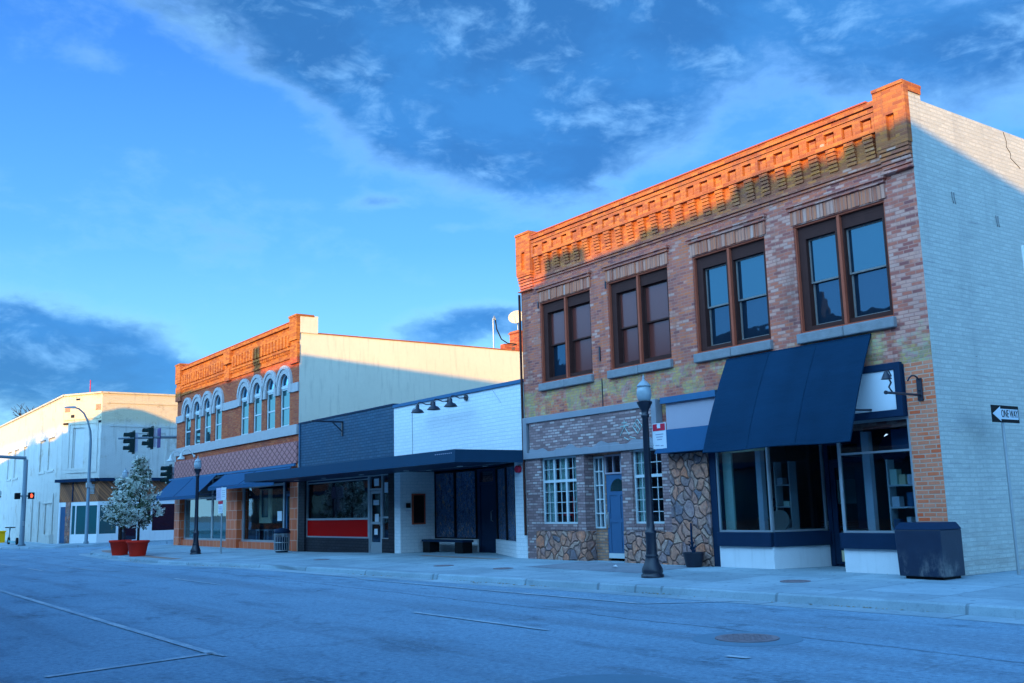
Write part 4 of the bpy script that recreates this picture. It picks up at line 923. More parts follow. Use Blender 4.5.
for c in CX:
    ah = MB(); N = 18
    for (r0, r1, y0) in ((HW-.04, HW+.16, -.06), (HW+.162, HW+.31, -.10)):
        vs = []
        for k in range(N+1):
            t_ = math.pi*k/N; cs, sn = math.cos(t_), math.sin(t_)
            for (rr, yy) in ((r0, -.001), (r0, y0), (r1, y0), (r1, -.001)): vs.append((c+rr*cs, yy, SP+rr*sn))
        ah.add(vs, [(4*k+j, 4*k+4+j, 4*k+5+j, 4*k+1+j) for k in range(N) for j in range(3)], False)
    for s_ in (-1, 1): ah.box(c+s_*(HW-.04), c+s_*(HW+.305), -.08, -.002, 6.22, SP-.002)
    arch = ah.build('arch_surround', M['lime'], AB)
    wn = MB()
    wn.frame(c-HW+.005, c+HW-.005, 4.87, 6.45, .05, .13, .06); wn.box(c-HW+.05, c+HW-.05, .06, .12, 5.61, 5.67); wn.box(c-HW+.0, c+HW-.0, .03, .13, 6.451, 6.58)
    vs = []
    for k in range(N+1):
        t_ = math.pi*k/N
        for rr, yy in ((HW, .13), (HW, .05), (HW-.07, .05), (HW-.07, .13)): vs.append((c+rr*math.cos(t_), yy, SP+rr*math.sin(t_)))
    wn.add(vs, [(4*k+j, 4*k+4+j, 4*k+5+j, 4*k+1+j) for k in range(N) for j in range(3)], False)
    win = wn.build('arched_window', M['frame_white'], AB)
    MB().box(c-HW+.06, c+HW-.06, .09, .095, 4.92, 6.40).build('sash_pane', M['glass_lb'], win)
    MB().prism([(c-(HW-.05)*math.cos(math.pi*k/14), SP+(HW-.05)*math.sin(math.pi*k/14)) for k in range(15)], .09, .096, 'y').build('arch_pane', M['glass_up'], win)
MB().box(LX0+.02, LX1-.0, -.08, .3, 3.32, 4.179).build('shingle_band', M['shingle'], AB)
MB().box(LX0-.6, LX1-.05, -.16, -.081, 3.20, 3.30).build('awning_rail', M['blue_trim'], AB)
tp = MB()
for a, b in ((LX0, -52.35), (-45.35, -44.0), (-38.0, LX1-.02)): tp.box(a, b, .0, .5, -.35, 3.319)
for a, b in ((-52.35, -45.35), (-44.0, -39.15)): tp.box(a, b, .12, .4, -.35, .16)
tp.build('tiled_pier', M['tile'], AB)
sf = MB().wall(-52.34, -45.36, .161, 3.2, .25, .33, [(-52.2, -48.15, .25, 2.15), (-47.95, -45.5, .25, 2.15), (-52.2, -48.15, 2.25, 3.1), (-47.95, -45.5, 2.25, 3.1)]); s1 = sf.build('shop_window', M['frame_grey'], AB)
MB().box(-52.2, -48.15, .28, .285, .25, 2.15).box(-47.95, -45.5, .28, .285, .25, 2.15).build('pane', M['glass_teal'], s1)
MB().box(-52.2, -48.15, .28, .30, 2.25, 3.1).box(-47.95, -45.5, .28, .30, 2.25, 3.1).build('transom_panel', M['navy'], s1)
sf = MB().wall(-43.99, -39.15, .161, 3.2, .25, .33, [(-43.8, -39.3, .25, 2.5), (-43.8, -39.3, 2.6, 3.1)]); s2_ = sf.build('shop_window', M['frame_grey'], AB)
MB().box(-43.8, -39.3, .28, .285, .25, 2.5).build('pane', M['glass_shop'], s2_)
MB().box(-43.8, -39.3, .28, .30, 2.6, 3.1).build('transom_panel', M['dark'], s2_)
po = MB().box(-43.3, -41.9, .8, .84, .95, 2.45); po.build('interior_panel', M['cream'], AB)
MB().box(-43.0, -42.3, .79, .799, 1.2, 2.4).build('poster', M['glass_teal'], AB)
MB().box(-39.9, -39.45, .26, .275, 1.05, 1.45).build('window_notice', M['sign_white'], AB)
st2 = MB()
for x in (-43.0, -42.0, -40.9):
    st2.box(x-.22, x+.22, .6, 1.0, .62, .68)
    for sx in (-.2, .17):
        for sy in (.61, .96): st2.box(x+sx, x+sx+.03, sy, sy+.03, -.1, .62)
st2.build('stool_row', M['steel'], AB)
sf = MB().wall(-39.14, -38.01, -.3, 3.2, .25, .33, [(-39.02, -38.2, -.1, 2.15), (-39.02, -38.2, 2.25, 3.0)]); sf.build('door_frame', M['navy'], AB)
dr = MB().frame(-39.01, -38.21, -.1, 2.14, .27, .31, .10); d3 = dr.build('door', M['blue_trim'], AB)
MB().box(-38.92, -38.3, .285, .29, -.01, 2.05).build('pane', M['glass_shop'], d3)
MB().box(-39.02, -38.2, .285, .29, 2.25, 3.0).build('transom_pane', M['glass_shop'], AB)
q = MB().disc((-38.6, .7, 2.6), (0, 1, 0), .18, .03, 14); q.build('hanging_plate', M['amber'], AB)
room(-52.9, -37.6, .45, 8, 3.3, AB, -.1, 'dark')
def shed(x0, x1, zt, zb, pr_, nm, mt, panels, skew=0.0):
    q = MB(); n = 16; vs = []
    for lift in (0, -.025):
        for i in range(n+1):
            x = x0+(x1-x0)*i/n
            for j in range(5):
                v = j/4; vs.append((x+skew*v, -.17-pr_*v, zt+(zb-zt)*v-.03*math.sin(v*math.pi)-lift*-1))
    K_ = (n+1)*5; fs = []
    for i in range(n):
        for j in range(4):
            f_ = (i*5+j, i*5+j+1, (i+1)*5+j+1, (i+1)*5+j); fs += [f_, tuple(k+K_ for k in reversed(f_))]
        for j in (0, 4): fs.append((i*5+j, (i+1)*5+j, (i+1)*5+j+K_, i*5+j+K_))
    for j in range(4):
        for i in (0, n): fs.append((i*5+j, i*5+j+1, i*5+j+1+K_, i*5+j+K_))
    q.add(vs, fs); a_ = q.build(nm, M[mt], AB, fix=True)
    h_ = MB(); h_.box(x0+skew, x1+skew, -.17-pr_-.015, -.17-pr_+.005, zb-.16, zb-.03); h_.build('valance', M[mt], a_)
    for k in range(panels+1):
        x = x0+(x1-x0)*k/panels; s_ = MB().tube([(x+skew*v, -.17-pr_*v, zt+(zb-zt)*v+.004-.03*math.sin(v*math.pi)) for v in (0, .25, .5, .75, 1)], .014, 5)
        s_.tube([(x, -.17-pr_, zb), (x, .0, zb+.02)], .015); s_.build('awning_arm', M['navy'], a_)
    return a_
shed(-53.2, -46.3, 3.22, 2.3, .95, 'awning', 'canvas_blue', 2)
shed(-45.2, -37.4, 3.18, 2.62, .75, 'awning', 'canvas_blue', 2)
for xm in (-51.6, -49.9):
    q = MB().disc((xm, -.10, 4.30), (0, 1, 0), .08, .05, 10); q.tube([(xm, -.1, 4.30), (xm, -.35, 4.62), (xm, -.6, 4.62), (xm, -.75, 4.4)], .03, 6); wl = q.build('wall_lamp', M['frame_white'], AB)
    MB().lathe([(.03, .22), (.06, .2), (.07, .08), (.2, -.05), (.2, -.07), (.02, .02)], xm, -.75, 4.2, 12).build('lamp_shade', M['frame_white'], wl)
# chimney, pipe mast and dish on its roof edge
ch = MB().box(-37.95, -37.26, 11.0, 11.6, 7.9, 9.62).box(-38.0, -37.21, 10.95, 11.65, 9.50, 9.56).box(-37.6, -37.25, 10.2, 10.6, 8.0, 8.9)
ch.build('chimney', M['brick_red'], AB)
q = MB().tube([(-37.5, 9.75, 8.0), (-37.5, 9.75, 10.1)], .035); q.tube([(-37.5, 9.75, 10.05), (-37.5, 9.8, 10.2), (-37.5, 9.88, 10.05)], .05)
msk = q.build('pipe_mast', M['steel'], AB)
MB().tube([(-37.5, 9.88, 10.05), (-37.5, 9.95, 9.6), (-37.5, 10.2, 9.15), (-37.5, 10.55, 8.98), (-37.4, 11.0, 8.95)], .03).build('cable', M['rubber'], msk)
q = MB().tube([(-37.4, 11.1, 9.62), (-37.4, 11.1, 10.05), (-37.35, 11.0, 10.2)], .03); ds_ = q.build('dish_mount', M['steel'], AB)
dn = Vector((.6, -.75, .3)).normalized(); dq = MB(); cc = Vector((-37.3, 10.95, 10.25)); ua = dn.cross(Vector((0, 0, 1))).normalized(); ub = ua.cross(dn)
vs = [cc - dn*.06]; rings = 4; ns = 18
for i in range(1, rings+1):
    for k in range(ns):
        t_ = 2*math.pi*k/ns; vs.append(cc + (ua*math.cos(t_)*.40 + ub*math.sin(t_)*.34)*(i/rings) - dn*.06*(1-(i/rings)**2))
fs = [(0, 1+k, 1+(k+1) % ns) for k in range(ns)] + [(1+(i-1)*ns+k, 1+i*ns+k, 1+i*ns+(k+1) % ns, 1+(i-1)*ns+(k+1) % ns) for i in range(1, rings) for k in range(ns)]
n0 = len(vs); vs2 = [v - dn*.015 for v in vs]; dq.add(vs, fs, True); dq.add(vs2, [tuple(reversed(f)) for f in fs], True)
dq.tube([cc-ub*.3, cc+dn*.3-ub*.15], .012); dq.build('satellite_dish', M['cream_paint_sunlit_top'], AB)

# ------------------------------------------------------------------ white corner building across the side street
FB = thing('corner_building', (-72, 3, -.2), 'weathered white two storey building with a cut corner and a wood boarded band', 'building')
FA, FBp = (-71.9, -2.0), (-69.0, -.2)
def chP(u, y, z):
    L = math.hypot(FBp[0]-FA[0], FBp[1]-FA[1]); ux, uy = (FBp[0]-FA[0])/L, (FBp[1]-FA[1])/L
    return (FA[0]+ux*u - uy*y, FA[1]+uy*u + ux*y, z)
CL = math.hypot(FBp[0]-FA[0], FBp[1]-FA[1])
rtP = lambda u, y, z: (FBp[0]-y, u, z)
lfP = lambda u, y, z: (u, FA[1]+y, z)
lh = []
for x0, wd_ in ((-76.4, 2.1), (-79.4, 2.1), (-86.0, 1.4), (-90.2, 2.0), (-93.4, 2.0), (-100, 2.0)): lh.append((x0, x0+wd_, 4.75, 7.0))
lw = MB().wall(-112, FA[0], -.5, 9.55, 0, .3, lh, P=lfP)
for h_ in lh:
    lw.wall(h_[0], h_[1], h_[2], h_[3], .09, .25, P=lfP)
    c = (h_[0]+h_[1])/2; hw_ = (h_[1]-h_[0])/2
    lw.prism([(c-hw_*math.cos(math.pi*k/10), 7.0+.45*math.sin(math.pi*k/10)) for k in range(11)], FA[1]-.035, FA[1]-.003, 'y')
    lw.wall(h_[0]-.1, h_[1]+.1, 4.6, 4.748, -.05, -.003, P=lfP)
lw.build('left_wall', M['cream_paint_sunlit_top'], FB)
fw_ = MB().wall(0, CL, 3.75, 9.55, 0, .3, [(.95, 1.95, 4.55, 7.35)], P=chP)
fw_.wall(.55, CL-.25, 4.35, 4.54, -.05, -.002, P=chP); fw_.frame(.55, CL-.25, 4.545, 7.7, -.04, -.002, .12, P=chP); fw_.wall(.95, 1.05, 4.55, 7.35, .06, .2, P=chP)
fw_.wall(FBp[1], 30, 3.75, 9.55, 0, .3, [(2.0, 4.0, 3.9, 6.95), (6.0, 8.0, 3.9, 6.95)], P=rtP)
for a in (2.0, 6.0): fw_.wall(a, a+2.0, 3.9, 6.95, .07, .25, P=rtP)
fw_.wall(FBp[1]+.5, 29, 7.35, 7.5, -.05, -.002, P=rtP); fw_.wall(.1, CL-.1, 7.9, 8.02, -.05, -.002, P=chP); fw_.wall(FBp[1]+.3, 29, 8.9, 9.0, -.05, -.002, P=rtP)
fw_.build('upper_wall', M['cream_paint_sunlit_top'], FB)
MB().wall(1.051, 1.94, 4.55, 7.35, .10, .2, P=chP).build('boarded_window', plain('faded board', (.55, .55, .53), .8), FB)
MB().wall(.15, .60, 8.45, 8.75, -.012, -.002, P=chP).wall(CL-.55, CL-.1, 8.45, 8.85, -.012, -.002, P=chP).build('bare_brick_patch', M['brick_pier'], FB)
sp_ = MB().wall(.7, 1.0, 8.05, 8.25, -.012, -.002, P=chP).wall(CL-.3, CL-.02, 7.6, 7.75, -.015, -.002, P=chP).wall(.1, .5, 7.6, 7.72, -.06, -.002, P=chP).wall(1.1, 1.45, 9.2, 9.32, -.012, -.002, P=chP); sp_.build('broken_patch', M['dark'], FB)
cpm = MB().wall(-112, FA[0]+.1, 9.551, 9.66, -.10, .4, P=lfP).wall(-.02, CL+.02, 9.551, 9.66, -.10, .4, P=chP).wall(FBp[1]-.05, 30, 9.551, 9.66, -.10, .4, P=rtP); cpm.build('coping', M['cream_paint_sunlit_top'], FB)
MB().box(-112, -69.4, .5, 30, 9.2, 9.3).box(-112, -69.3, 29.7, 30, -.5, 9.2).build('roof', M['roof'], FB)
ws_ = MB().wall(.02, CL, 2.45, 3.749, .02, .3, P=chP).wall(FBp[1]+.02, 29, 2.45, 3.749, .02, .3, P=rtP); ws_.build('wood_band', M['diag_wood'], FB)
cb = MB().wall(-.1, CL, 3.751, 3.95, -.35, -.002, P=chP).wall(FBp[1], 29, 3.751, 3.95, -.35, -.002, P=rtP).wall(1.15, 1.22, 2.5, 3.74, -.03, .019, P=chP); cb.build('canopy_beam', M['navy'], FB)
vt = MB()
for k in range(7): vt.wall(CL-.95, CL-.35, 2.95+.09*k, 3.01+.09*k, -.02, .018, P=chP)
vt.build('louvre_vent', M['steel'], FB)
MB().wall(0, .14, -.5, 2.44, .0, .3, P=chP).wall(.14, .62, 2.15, 2.44, .02, .3, P=chP).build('white_pier', M['white_paint'], FB)
MB().wall(.62, 1.02, -.5, 2.449, -.01, .3, P=chP).build('stone_pier', M['rubble'], FB)
d_ = MB().wall(.14, .62, -.2, 2.15, .06, .12, P=chP)
for k in range(1, 4): d_.wall(.14+.12*k-.006, .14+.12*k+.006, -.18, 2.13, .055, .059, P=chP)
d_.build('door', M['door_blue'], FB)
ff = MB().wall(1.02, CL, -.5, 2.44, .05, .13, [(1.12, 1.42, .35, 2.2), (1.5, 2.4, .35, 2.2), (2.5, CL-.1, .35, 2.2)], P=chP)
rh = [(-.05, 1.0, .35, 2.2), (1.15, 2.3, -.1, 2.2), (2.45, 3.2, .9, 2.2), (3.3, 6.6, .45, 2.2), (7, 12, .45, 2.2), (13, 20, .45, 2.2)]
ff.wall(FBp[1], 29, -.5, 2.44, .05, .13, rh, P=rtP)
sfr = ff.build('shop_front', M['white_paint'], FB)
pt = MB().wall(1.03, CL-.02, .3, 2.25, .09, .10, P=chP).wall(-.15, 1.05, .3, 2.25, .09, .10, P=rtP); pt.build('curtained_pane', M['glass_teal'], sfr)
pt = MB().wall(1.1, 28.8, -.1, 2.25, .09, .10, P=rtP); pt.build('dark_pane', glass('dark shop glass', (.9, .9, 1), .04, see=False, dark=(.008, .008, .022)), sfr)
q = MB()
for x in (-73.6, -76.1, -78.4, -81): q.tube([(x, -2.06, -.2), (x, -2.06, 2.7+.4*math.sin(x))], .05)
q.box(-77.5, -73.9, -2.07, -2.003, 2.45, 2.52); q.box(-75.6, -73.2, -2.25, -2.002, -.25, .35); q.build('wall_pipe', M['cream_paint_sunlit_top'], FB)
MB().tube([(-70, -.78, 9.4), (-70, -.78, 10.5)], .03, 6).build('antenna', M['sign_red'], FB)

# ------------------------------------------------------------------ street lamps
def lamp_post(x, y, label):
    z0 = zs(x, y)
    L = thing('street_lamp', (x, y, z0), label, 'street lamp', 'black globe street lamps along the kerb')
    MB().lathe([(.22, 0), (.22, .05), (.19, .07), (.205, .10), (.20, .16), (.15, .26), (.125, .36), (.12, .38), (.135, .40), (.12, .43)], x, y, z0, 16).build('base', M['iron'], L)
    MB().lathe([(.115, .43), (.10, .60), (.105, .80), (.115, .83), (.115, .87), (.085, .90), (.085, .98), (.078, 1.0), (.062, 3.08), (.085, 3.10), (.085, 3.14), (.065, 3.16), (.075, 3.22), (.105, 3.28), (.15, 3.36), (.155, 3.40)], x, y, z0, 24, .08).build('post', M['iron'], L)
    MB().lathe([(.085, 3.40), (.125, 3.43), (.148, 3.52), (.15, 3.60), (.137, 3.66), (.125, 3.69), (.148, 3.705), (.132, 3.73), (.08, 3.79), (.045, 3.82), (.02, 3.83)], x, y, z0, 20).build('globe', M['globe'], L)
    MB().lathe([(.035, 3.83), (.02, 3.86), (.028, 3.88), (.01, 3.92), (.002, 3.96)], x, y, z0, 8).build('finial', M['globe'], L)
    return L
lamp_post(-14.42, -2.5, 'black lamp post with white lantern carrying a parking sign, near the stone pier')
lamp_post(-40.6, -2.9, 'black lamp post with white globe before the awnings of the arched brick building')
lamp_post(-50.6, -3.2, 'black lamp post with pale globe half hidden behind the potted trees')
lamp_post(-80.3, -4.4, 'distant black lamp post beside the yellow box and the white corner building')

PS = thing('parking_sign', (-14.05, -2.42, 2.4), 'small white sign with a red header, fixed to the lamp post with the lantern', 'sign')
MB().box(-14.30, -13.93, -2.435, -2.425, 2.40, 2.90).build('plate', M['sign_white'], PS, bevel=.003)
MB().box(-14.285, -13.945, -2.439, -2.436, 2.75, 2.885).build('red_header', M['sign_red'], PS)
q = MB().box(-14.16, -14.07, -2.443, -2.440, 2.80, 2.88)
q.build('header_mark', M['sign_white'], PS)
q = MB()
for k in range(3): q.box(-14.22+.02*k, -14.0-.02*k, -2.438, -2.436, 2.67-.05*k, 2.69-.05*k)
q.box(-14.23, -14.12, -2.438, -2.436, 2.46, 2.475); q.tube([(-14.08, -2.437, 2.46), (-14.01, -2.437, 2.46)], .006, 4); q.build('print', M['ink'], PS)
MB().tube([(-14.36, -2.45, 2.82), (-14.28, -2.43, 2.82)], .012).tube([(-14.36, -2.45, 2.48), (-14.28, -2.43, 2.48)], .012).build('clamp', M['steel'], PS)

SP_ = thing('sign_post', (-39.2, -2.35, zs(-39.2, -2.35)), 'thin steel post with pale parking plates and a red band, before the tiled piers', 'sign')
z0 = SP_.location.z; MB().tube([(-39.2, -2.35, z0), (-39.2, -2.35, 2.46)], .035, 8).build('post', M['steel'], SP_)
MB().box(-39.75, -39.18, -2.40, -2.39, 1.93, 2.42).build('plate', plain('lilac sign face', (.50, .46, .60), .5), SP_)
MB().box(-39.16, -38.62, -2.40, -2.39, 1.93, 2.42).build('plate', M['sign_white'], SP_)
MB().box(-39.48, -38.95, -2.40, -2.39, 1.42, 1.90).build('plate', M['sign_white'], SP_)
MB().box(-39.48, -38.95, -2.405, -2.401, 1.78, 1.90).build('red_band', M['sign_red'], SP_)
q = MB()
for k in range(4): q.box(-39.68, -39.28, -2.403, -2.401, 2.05+.08*k, 2.075+.08*k); q.box(-39.08, -38.72, -2.403, -2.401, 2.05+.08*k, 2.07+.08*k); q.box(-39.4, -39.05, -2.403, -2.401, 1.48+.06*k, 1.50+.06*k)
q.build('print', M['ink'], SP_)

OW = thing('one_way_sign', (-9.15, 1.05, .0), 'black and white ONE WAY arrow sign on a thin post before the white wall', 'sign')
MB().tube([(-9.15, 1.05, -.1), (-9.15, 1.05, 2.9)], .028, 8).build('post', M['steel'], OW)
# the plate faces the street at an angle; local u runs along it
th = R(90); uvec = Vector((math.cos(th), math.sin(th), 0)); nvec = Vector((math.sin(th), -math.cos(th), 0)); oc_ = Vector((-9.15, 1.10, 2.74)) + nvec*.034
rot = Matrix((uvec, Vector((0, 0, 1)), nvec)).transposed()
def plate(pts, d0, d1):
    return MB().add([oc_ + uvec*u + Vector((0, 0, v)) + nvec*d for d in (d0, d1) for u, v in pts],
        [tuple(range(len(pts)-1, -1, -1)), tuple(range(len(pts), 2*len(pts)))] + [(i, (i+1) % len(pts), (i+1) % len(pts)+len(pts), i+len(pts)) for i in range(len(pts))])
W2, H2 = .45, .15
plate([(-W2, -H2), (W2, -H2), (W2, H2), (-W2, H2)], 0, .006).build('plate', M['sign_black'], OW)
plate([(-W2+.03, 0), (-.16, .13), (-.16, .09), (W2-.03, .09), (W2-.03, -.09), (-.16, -.09), (-.16, -.13)], .007, .010).build('arrow', M['sign_white'], OW)
text_part('lettering', 'ONE WAY', .19, M['sign_black'], OW, oc_ + nvec*.012 + uvec*.13, rot, squeeze=.62)

# ------------------------------------------------------------------ street furniture
UB = thing('utility_box', (-9.9, -.36, 0), 'dark navy metal box with sloped lid standing at the corner of the brick building', 'bin')
a0, a1, b0, b1 = -10.28, -9.46, -.68, -.05
bd = MB().hexa([(a0, b0, .035), (a1, b0, .035), (a1, b1, .035), (a0, b1, .035), (a0-.03, b0-.01, .80), (a1, b0-.01, .80), (a1, b1, .80), (a0-.03, b1, .80)])
nv_ = mat('scuffed navy metal')
m_, t, out = nv_; oc2 = t.node('ShaderNodeTexCoord').outputs['Object']; x, y, z = t.sep(oc2)
k = t.m('MULTIPLY', t.ss(t.noise(t.scale(oc2, (3, 3, 1.6)), 1.0, 7, .75), .48, .72), t.m('SUBTRACT', 1.0, t.ss(z, .05, .55)))
c_ = t.mix(t.m('MULTIPLY', k, .5), t.mix(t.noise(oc2, 4, 4, .6), (.006, .014, .036), (.012, .028, .06)), (.34, .34, .32)); principled(t, out, c_, .45, 0, t.noise(oc2, 20, 3, .6), .15, .01, .4); M['scuffed'] = m_
bd.build('body', M['scuffed'], UB, bevel=.015)
ld = MB().hexa([(a0-.045, b0-.025, .803), (a1+.015, b0-.025, .803), (a1+.015, b1, .803), (a0-.045, b1, .803), (a0+.0, b0+.12, .92), (a1-.08, b0+.12, .92), (a1-.08, b1, .92), (a0+.0, b1, .92)]); ld.build('lid', M['navy'], UB, bevel=.012)
MB().box(a0+.08, a1-.06, b0+.06, b1-.05, -.02, .035).build('foot', M['sign_black'], UB)

BN = thing('bench', (-27.4, .78, 0), 'low black slab bench below the dark mottled screen of the white shop', 'bench')
MB().box(-28.55, -26.05, .58, .98, .33, .40).build('seat', M['navy'], BN, bevel=.008)
for a in (-28.5, -26.55): MB().box(a, a+.45, .60, .96, -.03, .329).build('leg', M['sign_black'], BN, bevel=.008)

BK = thing('planter_bucket', (-15.45, -.32, 0), 'black bucket with a dark upright stem standing before the stone pier', 'bucket')
MB().lathe([(.16, .0), (.17, .02), (.225, .28), (.235, .30), (.235, .31), (.20, .30), (.18, .22), (.01, .2)], -15.45, -.32, -.005, 18).build('bucket', M['iron'], BK)
q = MB().tube([(-15.45, -.32, .2), (-15.47, -.33, .55), (-15.46, -.34, .92)], [.03, .025, .018], 8)
for k in range(12):
    t_ = k*2.4; q.add([(-15.46, -.33, .25+.03*k), (-15.46+.10*math.cos(t_), -.33+.10*math.sin(t_), .33+.03*k), (-15.46+.06*math.cos(t_+.4), -.33+.06*math.sin(t_+.4), .40+.02*k)], [(0, 1, 2)])
q.build('stem', M['navy'], BK)

TR = thing('litter_bin', (-36.95, -.75, -.12), 'slatted metal litter bin with small hood by the last tiled pier', 'litter bin')
q = MB(); cx_, cy_ = -36.95, -.75
for k in range(20):
    t_ = 2*math.pi*k/20; q.tube([(cx_+.27*math.cos(t_), cy_+.27*math.sin(t_), -.07), (cx_+.30*math.cos(t_), cy_+.30*math.sin(t_), .58)], .014, 5)
for z in (-.05, .25, .57):
    q.tube([(cx_+.29*math.cos(2*math.pi*k/20), cy_+.29*math.sin(2*math.pi*k/20), z) for k in range(21)], .018, 5)
q.build('slats', M['steel'], TR)
MB().lathe([(.22, -.12), (.24, -.10), (.26, .45), (.25, .45)], cx_, cy_, 0, 16).build('liner', M['navy'], TR)
MB().lathe([(.30, .60), (.33, .62), (.26, .76), (.02, .80)], cx_+.02, cy_, 0, 16).build('hood', M['navy'], TR)

def manhole(x, y, z, r_, label, grp=None):
    T = MB().disc((x, y, z+.006), (0, 0, 1), r_, .012, 28)
    for k in range(-3, 4):
        for j in range(-3, 4):
            if k*k+j*j < 11: T.box(x+k*r_*.24-.02*r_/.3, x+k*r_*.24+.02*r_/.3, y+j*r_*.24-.02*r_/.3, y+j*r_*.24+.02*r_/.3, z+.0121, z+.017)
    o = T.build('manhole_cover', M['iron_lid'])
    return tag(o, label, 'manhole cover', grp)
manhole(-8.0, -7.1, ROAD+.004, .36, 'round rusty manhole cover set in the road')
pm = MB().disc((-8.0, -7.1, ROAD+.002), (0, 0, 1), .62, .004, 32); tag(pm.build('road', plain('patched asphalt', (.15, .25, .325), .9, bump=.5, vary=.2, scale=8)), kind='structure')
manhole(-11.5, -1.9, zs(-11.5, -1.9), .26, 'rusty round cover in the sidewalk before the bay windowed shop')
manhole(-21.8, -2.7, zs(-21.8, -2.7), .26, 'dark round cover in the sidewalk nearer the kerb before the white shop', None)
manhole(-19.4, -2.55, zs(-19.4, -2.55), .24, 'round cover in the sidewalk before the grey brick shop front')
manhole(-28.5, -2.95, zs(-28.5, -2.95), .25, 'dark round cover in the sidewalk before the bench of the white shop')
tag(MB().disc((-6.7, -10.3, ROAD+.002), (0, 0, 1), .75, .004, 32).build('road', plain('patched asphalt two', (.14, .235, .305), .9, bump=.5, vary=.2, scale=8)), kind='structure')

# ------------------------------------------------------------------ potted trees
def potted_tree(x, y, h, rad, seed, label, n=1):
    rnd = random.Random(seed); z0 = zs(x, y)
    T = thing('potted_tree', (x, y, z0), label, 'potted tree', 'trees in red pots')
    pt_ = MB().lathe([(.30, 0), (.31, .02), (.40, .52), (.44, .53), (.455, .60), (.45, .63), (.40, .63), (.39, .55), (.02, .54)], x, y, z0, 24).build('pot', M['pot'], T)
    MB().disc((x, y, z0+.56), (0, 0, 1), .385, .02, 20).build('soil', M['soil'], pt_)
    tr = MB().tube([(x, y, z0+.5), (x+.02, y, z0+1.2), (x-.02, y+.02, z0+2.2), (x, y, z0+h*.93)], [.055, .05, .035, .01], 8)
    tips = []
    nb = 46
    for k in range(nb):
        f_ = (k+.5)/nb; zb = z0+1.12+(h-1.35)*f_; a_ = k*2.399+rnd.uniform(-.3, .3)
        rr = rad*(1-.86*f_**.9)*rnd.uniform(.72, 1.12)*(.80 if f_ < .06 else 1)
        e = Vector((x+rr*math.cos(a_), y+rr*math.sin(a_), zb+rr*rnd.uniform(.25, .6)))
        s_ = Vector((x, y, zb-.05)); mid_ = (s_+e)/2 + Vector((0, 0, -.05))
        tr.tube([s_, mid_, e], [.018, .012, .005], 5, False); tips.append((s_, mid_, e))
    tr.build('trunk', M['bark'], T)
    def leaves(cnt, size, mt, nm, spread):
        q = MB(); 
        for _ in range(cnt//9):
            s_, mid_, e = rnd.choice(tips); v = rnd.uniform(.30, 1.04); pc = s_.lerp(mid_, v*2) if v < .5 else mid_.lerp(e, v*2-1)
            pc = pc + Vector((rnd.gauss(0, spread), rnd.gauss(0, spread), rnd.gauss(0, spread)))
            for _k in range(9):
                p = pc + Vector((rnd.gauss(0, .045), rnd.gauss(0, .045), rnd.gauss(0, .05)))
                a = Vector((rnd.gauss(0, 1), rnd.gauss(0, 1), rnd.gauss(0, 1)+.3)).normalized(); b = a.orthogonal().normalized(); b = (Matrix.Rotation(rnd.uniform(0, 6.28), 3, a) @ b)
                L = size*rnd.uniform(.6, 1.4); wd = L*.45; c = a.cross(b)
                q.add([p, p+b*L*.5+c*wd*.5, p+b*L, p+b*L*.5-c*wd*.5], [(0, 1, 2, 3)])
        return q.build(nm, M[mt], T)
    leaves(int(2500*n), .13, 'blossom', 'blossom', .085); leaves(int(1500*n), .13, 'leaf', 'foliage', .06)
    return T
potted_tree(-44.5, -4.85, 3.35, .92, 11, 'shorter pale blossoming tree in a red pot, nearer the crossing than its taller twin', .9)
potted_tree(-42.4, -4.68, 4.15, 1.08, 12, 'taller pale blossoming tree in a red pot, beside the shorter one', 1.1)

# ------------------------------------------------------------------ traffic signals
def signal_head(x, y, z, root, h=1.05):
    """three section head facing along the arm (towards -y); visors stick out over each lens"""
    def turn(mb): mb.v = [(x-(q_[1]-y), y+(q_[0]-x), q_[2]) for q_ in mb.v]; return mb
    b = MB().box(x-.11, x+.11, y-.17, y+.17, z-h/2, z+h/2).box(x+.10, x+.125, y-.25, y+.25, z-h/2-.1, z+h/2+.1); hd_ = turn(b).build('signal_head', M['signal'], root, bevel=.01)
    turn(MB().box(x+.14, x+.30, y-.16, y+.16, z-h/2+.04, z+h/2-.04)).build('back_door', M['signal_back'], hd_)
    for k in range(3):
        zc = z+h/3*(1-k); turn(MB().disc((x-.115, y, zc), (1, 0, 0), .135, .012, 16)).build('lens', M['lens'] if k else M['lens_red'], hd_)
        v = MB(); vs = []
        for j in range(13):
            t_ = math.pi*(-.12+1.24*j/12)
            for xx in (x-.11, x-.38): vs.append((xx, y+.15*math.cos(t_), zc+.15*math.sin(t_)))
        for j in range(13):
            t_ = math.pi*(-.12+1.24*j/12)
            for xx in (x-.11, x-.38): vs.append((xx, y+.138*math.cos(t_), zc+.138*math.sin(t_)))
        fs = [(2*j, 2*j+2, 2*j+3, 2*j+1) for j in range(12)] + [(26+2*j, 26+2*j+1, 26+2*j+3, 26+2*j+2) for j in range(12)] + [(2*j+1, 2*j+3, 26+2*j+3, 26+2*j+1) for j in range(12)]
        v.add(vs, fs); turn(v).build('visor', M['signal'], hd_)
TS = thing('traffic_signal', (-54.3, 1.6, g(-54.3)), 'mast arm traffic signal with two green heads reaching out from behind the arched brick building', 'traffic signal')
MB().lathe([(.2, 0), (.2, .1), (.11, .14), (.09, 6.1), (.02, 6.12)], -54.3, 1.6, g(-54.3), 14).build('pole', M['pole_blue'], TS)
MB().tube([(-54.3, 1.6, 5.62), (-54.3, -.3, 5.56), (-54.3, -2.7, 5.44)], [.09, .075, .05], 10).build('mast_arm', M['pole_blue'], TS)
